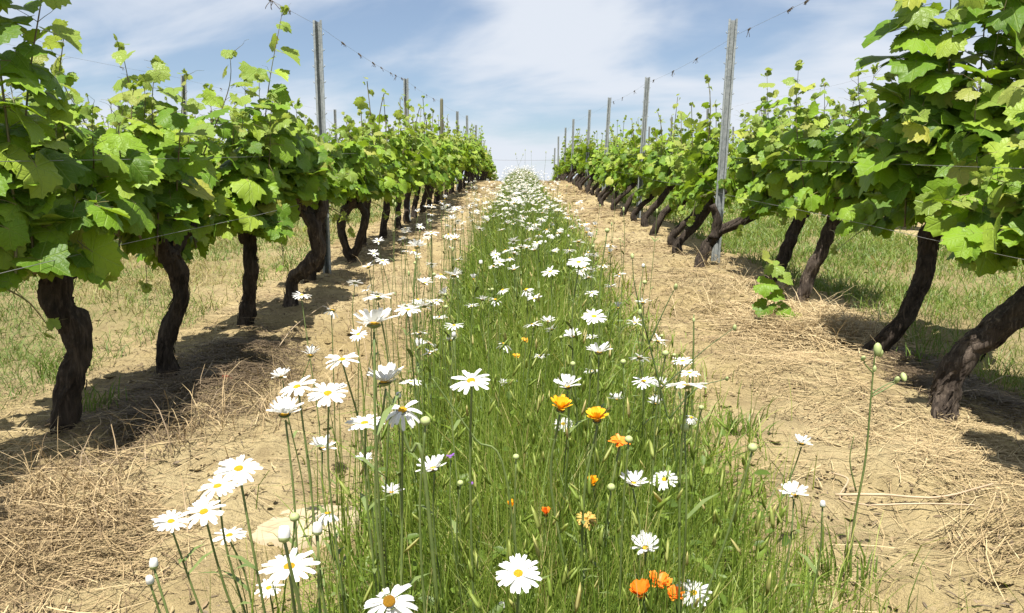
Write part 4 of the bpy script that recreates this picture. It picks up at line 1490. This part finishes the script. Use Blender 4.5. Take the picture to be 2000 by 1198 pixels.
for i in range(1250):
    Y = 6.0 * (34 / 6.0) ** (r0.random() ** .9)
    X = r0.gauss(0, .24)
    X = max(-.46, min(.50, X)) + .02
    p = Vector((X * H, Y * H, 0))
    p.z = ground(p.x, p.y) + r0.uniform(.42, .64) * H * (1 if Y < 16 else .85)
    ms.append(basis(p, face_of(p, r0.uniform(-.3, .2), r0, .15), Vector((1, r0.uniform(-1, 1), 0)), DIA * .5 * r0.uniform(.55, .95)))
    wh.append(r0.randrange(3))
tag(obj('distant_daisies', join_instances('distant_daisies', temps_v, ms, wh, [0.0] * len(ms), [M_PETAL, M_DISC, M_STEM], temps_m)), 'white mass of far daisies running up to the crest', kind='stuff')


# buds
def bud_mesh(white):
    V, Fc, mi = [], [], []
    rings = [(.2, -1.0), (.75, -.7), (1.0, -.1), (.86, .45), (.45, .8)] if not white else [(.2, -1.0), (.7, -.8), (.85, -.2), (.8, .6), (.62, 1.3)]
    for (r, z) in rings:
        for k in range(10):
            a = k * .628
            V.append((r * math.cos(a) * (1 + .06 * (k % 2)), r * math.sin(a) * (1 + .06 * (k % 2)), z))
    V.append((0, 0, rings[-1][1] + .12))
    for i in range(4):
        for k in range(10):
            k2 = (k + 1) % 10
            Fc.append((i * 10 + k, i * 10 + k2, i * 10 + 10 + k2, i * 10 + 10 + k))
            mi.append(1 if white and i >= 2 else 0)
    for k in range(10):
        Fc.append((40 + k, 40 + (k + 1) % 10, 50))
        mi.append(1 if white else 0)
    return mesh_of('bud', V, Fc, [M_BUD, M_PETAL], True, mi)


BG, BW = bud_mesh(False), bud_mesh(True)
BUDS = [(575, 1010, 22, 0, 'green bud above the pale stone'), (555, 1046, 38, 1, 'bud opening white right above the large lower left daisy'), (300, 1103, 26, 1, 'upper white tipped bud at the far lower left'),
        (293, 1135, 24, 1, 'lower white tipped bud at the far lower left'), (831, 822, 22, 0, 'pale bud right of the long petalled daisy'), (620, 1035, 30, 1, 'white tipped bud beside the pale stone'),
        (1470, 874, 20, 0, 'olive bud on a long leaning stem at the right margin'), (1228, 858, 18, 0, 'bud beside the ragged orange marigold'), (980, 1186, 20, 1, 'round white bud at the bottom edge'),
        (1300, 690, 14, 0, 'small bud above the right edge clump'), (1186, 450, 10, 0, 'tiny bud high at the right of the drift'), (1370, 796, 12, 0, 'tiny bud under the dark stemmed daisy'), (625, 1145, 16, 0, 'dark green bud right of the large lower left daisy')]
for i, (x_, y_, w_, wt, lb) in enumerate(BUDS):
    r0 = random.Random(4000 + i)
    Y = .0135 * F / w_ * (1.15 if wt else 1)
    z = max(.30, min(.82, 1 - (y_ - 295) / F * Y))
    Y = (1 - z) * F / (y_ - 295)
    p = px(x_, y_, Y)
    base = Vector((p.x, p.y, ground(p.x, p.y)))
    o = thing('daisy_bud', base, lb, 'bud', 'unopened daisies')
    ln = (-.12, .02) if x_ == 1470 else ((.05 * H - p.x) * .15, .02)
    obj('stem', stem_mesh(p - base, r0, .0016, 6, 2, Vector((0, 0, 1)), ln), o)
    sz = w_ / 2 / F * Y * H * (.8 if wt else .95)
    obj('bud', BW if wt else BG, o, Matrix.Translation(p - base) @ Matrix.Rotation(r0.gauss(0, .25), 4, 'X') @ Matrix.Diagonal((sz, sz, sz * .95, 1)))

# small buds anywhere in the strip
for i in range(36):
    r0 = random.Random(5200 + i)
    Y = r0.uniform(1.0, 4.2)
    p = Vector((r0.uniform(-.40, .46) * H, Y * H, 0))
    base = Vector((p.x, p.y, ground(p.x, p.y)))
    p.z = base.z + r0.uniform(.44, .66) * H
    o = thing('daisy_bud', base, 'small round bud scattered among the open daisies of the strip', 'bud', 'small scattered buds')
    obj('stem', stem_mesh(p - base, r0, .0014, 5, 2, Vector((0, 0, 1)), (r0.gauss(0, .03), r0.gauss(0, .03))), o)
    sz = r0.uniform(.004, .0068)
    obj('bud', BW if i % 4 == 0 else BG, o, Matrix.Translation(p - base) @ Matrix.Rotation(r0.gauss(0, .3), 4, 'X') @ Matrix.Diagonal((sz, sz, sz * .95, 1)))

# marigolds
MP = {'o': [petal_mesh(100 + i, 1, .26, d, .12, M_ORANGE) for i, d in enumerate((.0, .1, -.1))], 'a': [petal_mesh(110 + i, 1, .26, d, .12, M_AMBER) for i, d in enumerate((.0, .1, -.1))],
      'w': [petal_mesh(120 + i, 1, .2, d, .1, M_WITHER) for i, d in enumerate((.3, .5, .2))]}
MDISC = disc_mesh('flower_disc', M_DISC_OLD, M_CALYX)
MG = [(1095, 800, 40, 'a', .85, 'yellow amber marigold, left of the upper pair, cup closed'), (1166, 821, 40, 'a', .8, 'amber marigold, right of the upper pair'),
      (1210, 863, 42, 'o', .1, 'flat ragged orange marigold below the amber pair'), (1158, 947, 22, 'a', 1.0, 'narrow half closed amber marigold in mid grass'),
      (1254, 1165, 44, 'o', .95, 'closed orange marigold at the bottom edge'), (1288, 1140, 48, 'o', .5, 'open orange marigold behind the closed one at the bottom'),
      (1318, 1164, 36, 'o', .6, 'orange marigold partly hidden by a daisy at the bottom'), (1145, 1014, 42, 'w', .2, 'withered brown yellow marigold in the grass'),
      (1066, 1006, 18, 'o', 1.1, 'small red orange marigold bud deep in the grass'), (998, 992, 20, 'a', 1.0, 'small faded amber marigold deep in the grass'),
      (1024, 666, 16, 'a', .4, 'tiny amber marigold far up the strip, upper one'), (1008, 697, 16, 'a', .4, 'tiny amber marigold far up the strip, lower one')]
for i, (x_, y_, w_, c, cup, lb) in enumerate(MG):
    r0 = random.Random(4400 + i)
    Y = (.044 if cup > .7 else .05) * F / w_ * .72
    z = max(.36, min(.64, 1 - (y_ - 295) / F * Y))
    Y = (1 - z) * F / (y_ - 295)
    p = px(x_, y_, Y)
    base = Vector((p.x, p.y, ground(p.x, p.y)))
    o = thing('marigold', base, lb, 'marigold', 'orange marigolds in the strip')
    nrm = face_of(p, .25, r0, .12).normalized()
    obj('stem', stem_mesh(p - base - nrm * .006, r0, .002, 6, 3, nrm, (r0.gauss(0, .02), .02)), o)
    R = 1.2 * w_ / 2 / F * Y * H / max(.45, math.cos(min(cup, 1.05)) + .12)
    hd = obj('flower_disc', MDISC, o, Matrix.Translation(p - base) @ head_orient(nrm, 0) @ Matrix.Scale(R, 4))
    for ring in range(2):
        for k in range(13):
            a = 2 * math.pi * (k + ring * .5) / 13 + r0.gauss(0, .07)
            obj('petal', r0.choice(MP[c]), hd, Matrix.Rotation(a, 4, 'Z') @ Matrix.Translation((0, 0, -.02 + .04 * ring)) @ Matrix.Rotation(cup + .12 * ring + r0.gauss(0, .12), 4, 'X') @ Matrix.Diagonal((1.1, r0.uniform(.85, 1.08) * (1 - .1 * ring), 1, 1)))
# purple wildflowers
PP = petal_mesh(140, 1, .5, .1, .2, M_PURPLE)
for i, (x_, y_, w_, lb) in enumerate([(880, 893, 18, 'purple wildflower touching the tousled daisy'), (922, 946, 14, 'smaller purple wildflower lower in the grass')]):
    r0 = random.Random(4700 + i)
    Y = 1.15 + .25 * i
    p = px(x_, y_, Y)
    base = Vector((p.x, p.y, ground(p.x, p.y)))
    o = thing('purple_wildflower', base, lb, 'wildflower', 'purple wildflowers')
    obj('stem', stem_mesh(p - base, r0, .0012, 5, 3), o)
    for k in range(6):
        obj('petal', PP, o, Matrix.Translation(p - base) @ Matrix.Rotation(k * 1.05, 4, 'Z') @ Matrix.Rotation(r0.uniform(.2, .9), 4, 'X') @ Matrix.Scale(w_ / F * Y * H * .6, 4))


# ------------------------------------------------------------------ single weeds, sucker, stone, twigs, red leaf
def weed(label, pts_list, buds=(), base_px=None, Y=1.6, radius=.0022, mat_=None):
    W = [[px(a, b, Y) for a, b in pts] for pts in pts_list]
    base = W[0][0].copy()
    base.z = ground(base.x, base.y)
    W[0][0].z = base.z - .02
    o = thing('tall_weed', base, label, 'weed')
    for i, w in enumerate(W):
        V, Fc = [], []
        P = smooth_path([q - base for q in w], 6)
        n_ = len(P)
        tube(V, Fc, P, [radius * (1.2 - .75 * k / n_) * (1 if i == 0 else .6) for k in range(n_)], 6, True)
        obj('stem' if i == 0 else 'side_stem', mesh_of('stem', V, Fc, [mat_ or M_STEM]), o)
    for (a, b, s) in buds:
        p = px(a, b, Y)
        q = s / F * Y * H
        obj('bud', BG, o, Matrix.Translation(p - base) @ Matrix.Rotation(random.gauss(0, .5), 4, 'X') @ Matrix.Diagonal((q * .55, q * .55, q, 1)))
    return o


weed('tall lone weed with small buds on the right soil, taller than all round it',
     [[(1655, 1180), (1668, 1020), (1690, 900), (1700, 790), (1708, 700), (1714, 682)], [(1672, 960), (1660, 900), (1668, 850)], [(1702, 770), (1725, 755), (1752, 742)], [(1706, 730), (1690, 712), (1686, 700)], [(1702, 775), (1735, 757), (1762, 738)]],
     [(1714, 682, 14), (1752, 742, 9), (1765, 736, 10), (1686, 700, 8), (1720, 690, 9), (1708, 720, 7)], Y=1.70, radius=.0026)
weed('dark branching weed gone to seed at the right edge of the strip',
     [[(1330, 1080), (1320, 900), (1290, 760), (1265, 660), (1250, 610)], [(1290, 760), (1335, 720), (1380, 680), (1435, 640)], [(1268, 670), (1300, 600), (1320, 560)], [(1305, 820), (1360, 760), (1420, 740)], [(1265, 660), (1240, 560), (1235, 500)]],
     [(1435, 640, 7), (1320, 560, 7), (1250, 610, 7), (1420, 740, 6), (1235, 500, 6)], Y=1.75, radius=.0024, mat_=M_WEED)
weed('pale upright grass culm left of the far straw heap',
     [[(1352, 820), (1354, 700), (1355, 615)]], [(1355, 625, 5)], Y=2.1, radius=.003, mat_=M_STEM)
weed('thin stem crossing the grass at mid strip',
     [[(1040, 1060), (990, 940), (930, 860), (880, 790), (845, 740)]], [], Y=1.25, radius=.0021)
weed('leaning olive weed stalk left of the strip centre',
     [[(880, 960), (830, 930), (800, 880), (770, 800), (752, 760)]], [], Y=1.1, radius=.003)


def far_sprigs():
    for i in range(26):
        r0 = random.Random(8800 + i)
        X, Y = r0.choice((-.62, .60)) * r0.uniform(.5, 1.2), r0.uniform(3, 9)
        base = Vector((X * H, Y * H, 0))
        base.z = ground(base.x, base.y)
        o = thing('seed_stalk', base, 'thin brown seed stalk rising from the edge of the daisy strip', 'weed', 'seed stalks on the strip edges')
        top = Vector((r0.gauss(0, .05), r0.gauss(0, .05), r0.uniform(.42, .78) * H))
        obj('stem', stem_mesh(top, r0, .0016, 4, 4), o)
        obj('seed_head', BG, o, Matrix.Translation(top) @ Matrix.Diagonal((.005, .005, .012, 1)))


far_sprigs()

for i, (X, Y, hh) in enumerate([(.10, 21, .98), (.16, 21.5, 1.08), (.62, 19, .98), (.70, 20, 1.05), (-.3, 22, .9), (.40, 23, 1.0)]):
    r0 = random.Random(8900 + i)
    base = Vector((X * H, Y * H, 0))
    base.z = ground(base.x, base.y)
    o = thing('seed_stalk', base, 'wispy tall grass stalk standing against the sky at the crest', 'weed', 'grass stalks on the crest')
    top = Vector((r0.gauss(0, .22), 0, hh * H * .96))
    obj('stem', stem_mesh(top, r0, .003, 4, 4), o)
    obj('seed_head', BG, o, Matrix.Translation(top) @ Matrix.Diagonal((.010, .010, .035, 1)))

# young vine sucker on the right bank
Y = 4.3
base = px(1512, 640, Y)
base.z = ground(base.x, base.y)
o = thing('vine_sucker', base, 'young vine sucker with a few bright leaves springing from the right straw', 'sucker')
P = [base - Vector((0, 0, .02)), px(1512, 590, Y), px(1503, 540, Y), px(1502, 500, Y)]
V, Fc = [], []
tube(V, Fc, [p - base for p in smooth_path(P, 5)], .004, 5, True)
obj('shoot', mesh_of('shoot', V, Fc, [M_SHOOT]), o)
for i, (a, b, s) in enumerate([(1490, 555, 36), (1515, 520, 30), (1530, 545, 28), (1496, 600, 34), (1530, 602, 34), (1500, 505, 26), (1512, 575, 26), (1555, 615, 24)]):
    r0 = random.Random(600 + i)
    p = px(a, b, Y - .05)
    obj('leaf', r0.choice(YOUNG_ME if i in (1, 2, 5, 7) else LEAF_ME), o, basis(p - base, Vector((r0.gauss(0, .4), -.6, .7)), Vector((r0.gauss(0, 1), 0, -.7)), s / F * Y * H))

# flat pale stone, half buried, soil crusted over parts of it
c = px(598, 1062, 1.885)
c.z = ground(c.x, c.y)
r0 = random.Random(9)
N = 22
V = []
for z, k in ((-.05, 1.03), (.016, 1.0), (.022, .93), (.025, .55)):
    for i in range(N):
        a = i * 2 * math.pi / N
        q = (1 + .14 * noise.noise(Vector((math.cos(a) * 1.7, math.sin(a) * 1.7, 2)))) * k
        V.append((.150 * q * math.copysign(abs(math.cos(a)) ** .7, math.cos(a)) * H, .105 * q * math.copysign(abs(math.sin(a)) ** .7, math.sin(a)) * H, (z + .010 * math.cos(a) + .003 * noise.noise(Vector((i, k * 5, 1)))) * H))
V.append((0, 0, .024 * H))
Fc = []
for j in range(3):
    for i in range(N):
        i2 = (i + 1) % N
        Fc.append((j * N + i, j * N + i2, j * N + N + i2, j * N + N + i))
for i in range(N):
    Fc.append((3 * N + i, 3 * N + (i + 1) % N, 4 * N))
st = tag(obj('flat_stone', mesh_of('flat_stone', V, Fc, [M_STONE])), 'flat pale stone half buried in the soil behind the lower left daisies', 'stone')
st.location = c

# prunings and sticks
TW = [([(1630, 985), (1720, 992), (1830, 998), (1935, 990)], 'long dry cane lying across the straw at lower right', 'twig', .004),
      ([(1625, 935), (1655, 960), (1640, 990), (1700, 1010)], 'crooked dark twig by the tall lone weed', 'twig', .003),
      ([(545, 690), (580, 650), (640, 600)], 'pale bare stick in the shade by the third left trunk', 'twig', .0028),
      ([(600, 812), (660, 800), (700, 785)], 'short pale stick behind the left daisies', 'twig', .003),
      ([(350, 820), (400, 760), (420, 710)], 'slanting dry stick by the shaded left trunks', 'twig', .0028),
      ([(1700, 1000), (1800, 1010), (1900, 1030)], 'second cane lying below the long one at lower right', 'twig', .003),
      ([(1850, 800), (1900, 788), (1945, 770)], 'whitish twig at the foot of the leaning right trunk', 'twig', .003),
      ([(1920, 755), (1960, 735), (1990, 728)], 'short twig in the shade behind the leaning right trunk', 'twig', .003),
      ([(780, 480), (800, 452), (815, 438)], 'thin white stick among far left trunks', 'twig', .004)]
for i, (pts, lb, ct, rr) in enumerate(TW):
    r0 = random.Random(7000 + i)
    W = []
    for k, (a, b) in enumerate(pts):
        Y = F / (b - 295)
        for _ in range(3):
            p = px(a, b, Y)
            Y -= (p.z - ground(p.x, p.y)) / H * -1 * Y * .0
        p.z = ground(p.x, p.y) + .012 + (.02 if k % 2 else .004)
        W.append(p)
    base = W[0].copy()
    V, Fc = [], []
    P = [w - base for w in smooth_path(W, 6)]
    n_ = len(P)
    tube(V, Fc, P, [rr * (1.15 - .5 * k / n_) for k in range(n_)], 6, True, lambda q, k: 1 + .15 * math.sin(q * 2.1 + k))
    o = tag(obj('dry_twig', mesh_of('dry_twig', V, Fc, [M_TWIG])), lb, ct, 'dry canes and sticks on the ground')
    o.location = base
# red leaf
p = px(440, 755, 3.14)
p.z = ground(p.x, p.y) + .02
red = tag(obj('fallen_leaf', tri_mesh('fallen_leaf', LT[3][0], LT[3][1], [M_RED, M_RED], True, LT[3][3], {'tint': np.zeros(len(LT[3][0])), 'leafco': LT[3][2]})), 'small red fallen leaf in the shade of the left vines', 'leaf')
red.matrix_basis = basis(p, Vector((.1, -.5, 1)), Vector((1, .2, 0)), .035 * H)

# small green tufts at the trunk feet
for i, (a, b, Y, k, hh, lb) in enumerate([(105, 745, 3.2, 46, .16, 'green grass tuft behind the thick front left trunk'), (195, 815, 2.75, 40, .13, 'shaded grass tuft right of the thick front left trunk'),
                                        (1800, 700, 3.5, 40, .12, 'weedy tuft in the shade of the right trunks'), (1620, 1170, 1.66, 60, .12, 'dark green tuft at the lower right of the strip'), (1440, 840, 2.55, 70, .12, 'grass tuft on the right margin below the straw')]):
    p = px(a, b, Y)
    p.z = ground(p.x, p.y)
    o = thing('grass_tuft', p, lb, 'grass tuft', 'single grass tufts at the trunk feet')
    xx, yy = RNG.normal(p.x, .045, k), RNG.normal(p.y, .045, k)
    g = blades('blades', xx, yy, RNG.uniform(.5, 1, k) * hh * H, np.full(k, .006), RNG.uniform(.1, .7, k), M_GRASS_FRESH, RNG.beta(2, 3, k), None, parent=o)
    g.data.transform(Matrix.Translation(-p))
    g['kind'] = 'stuff'
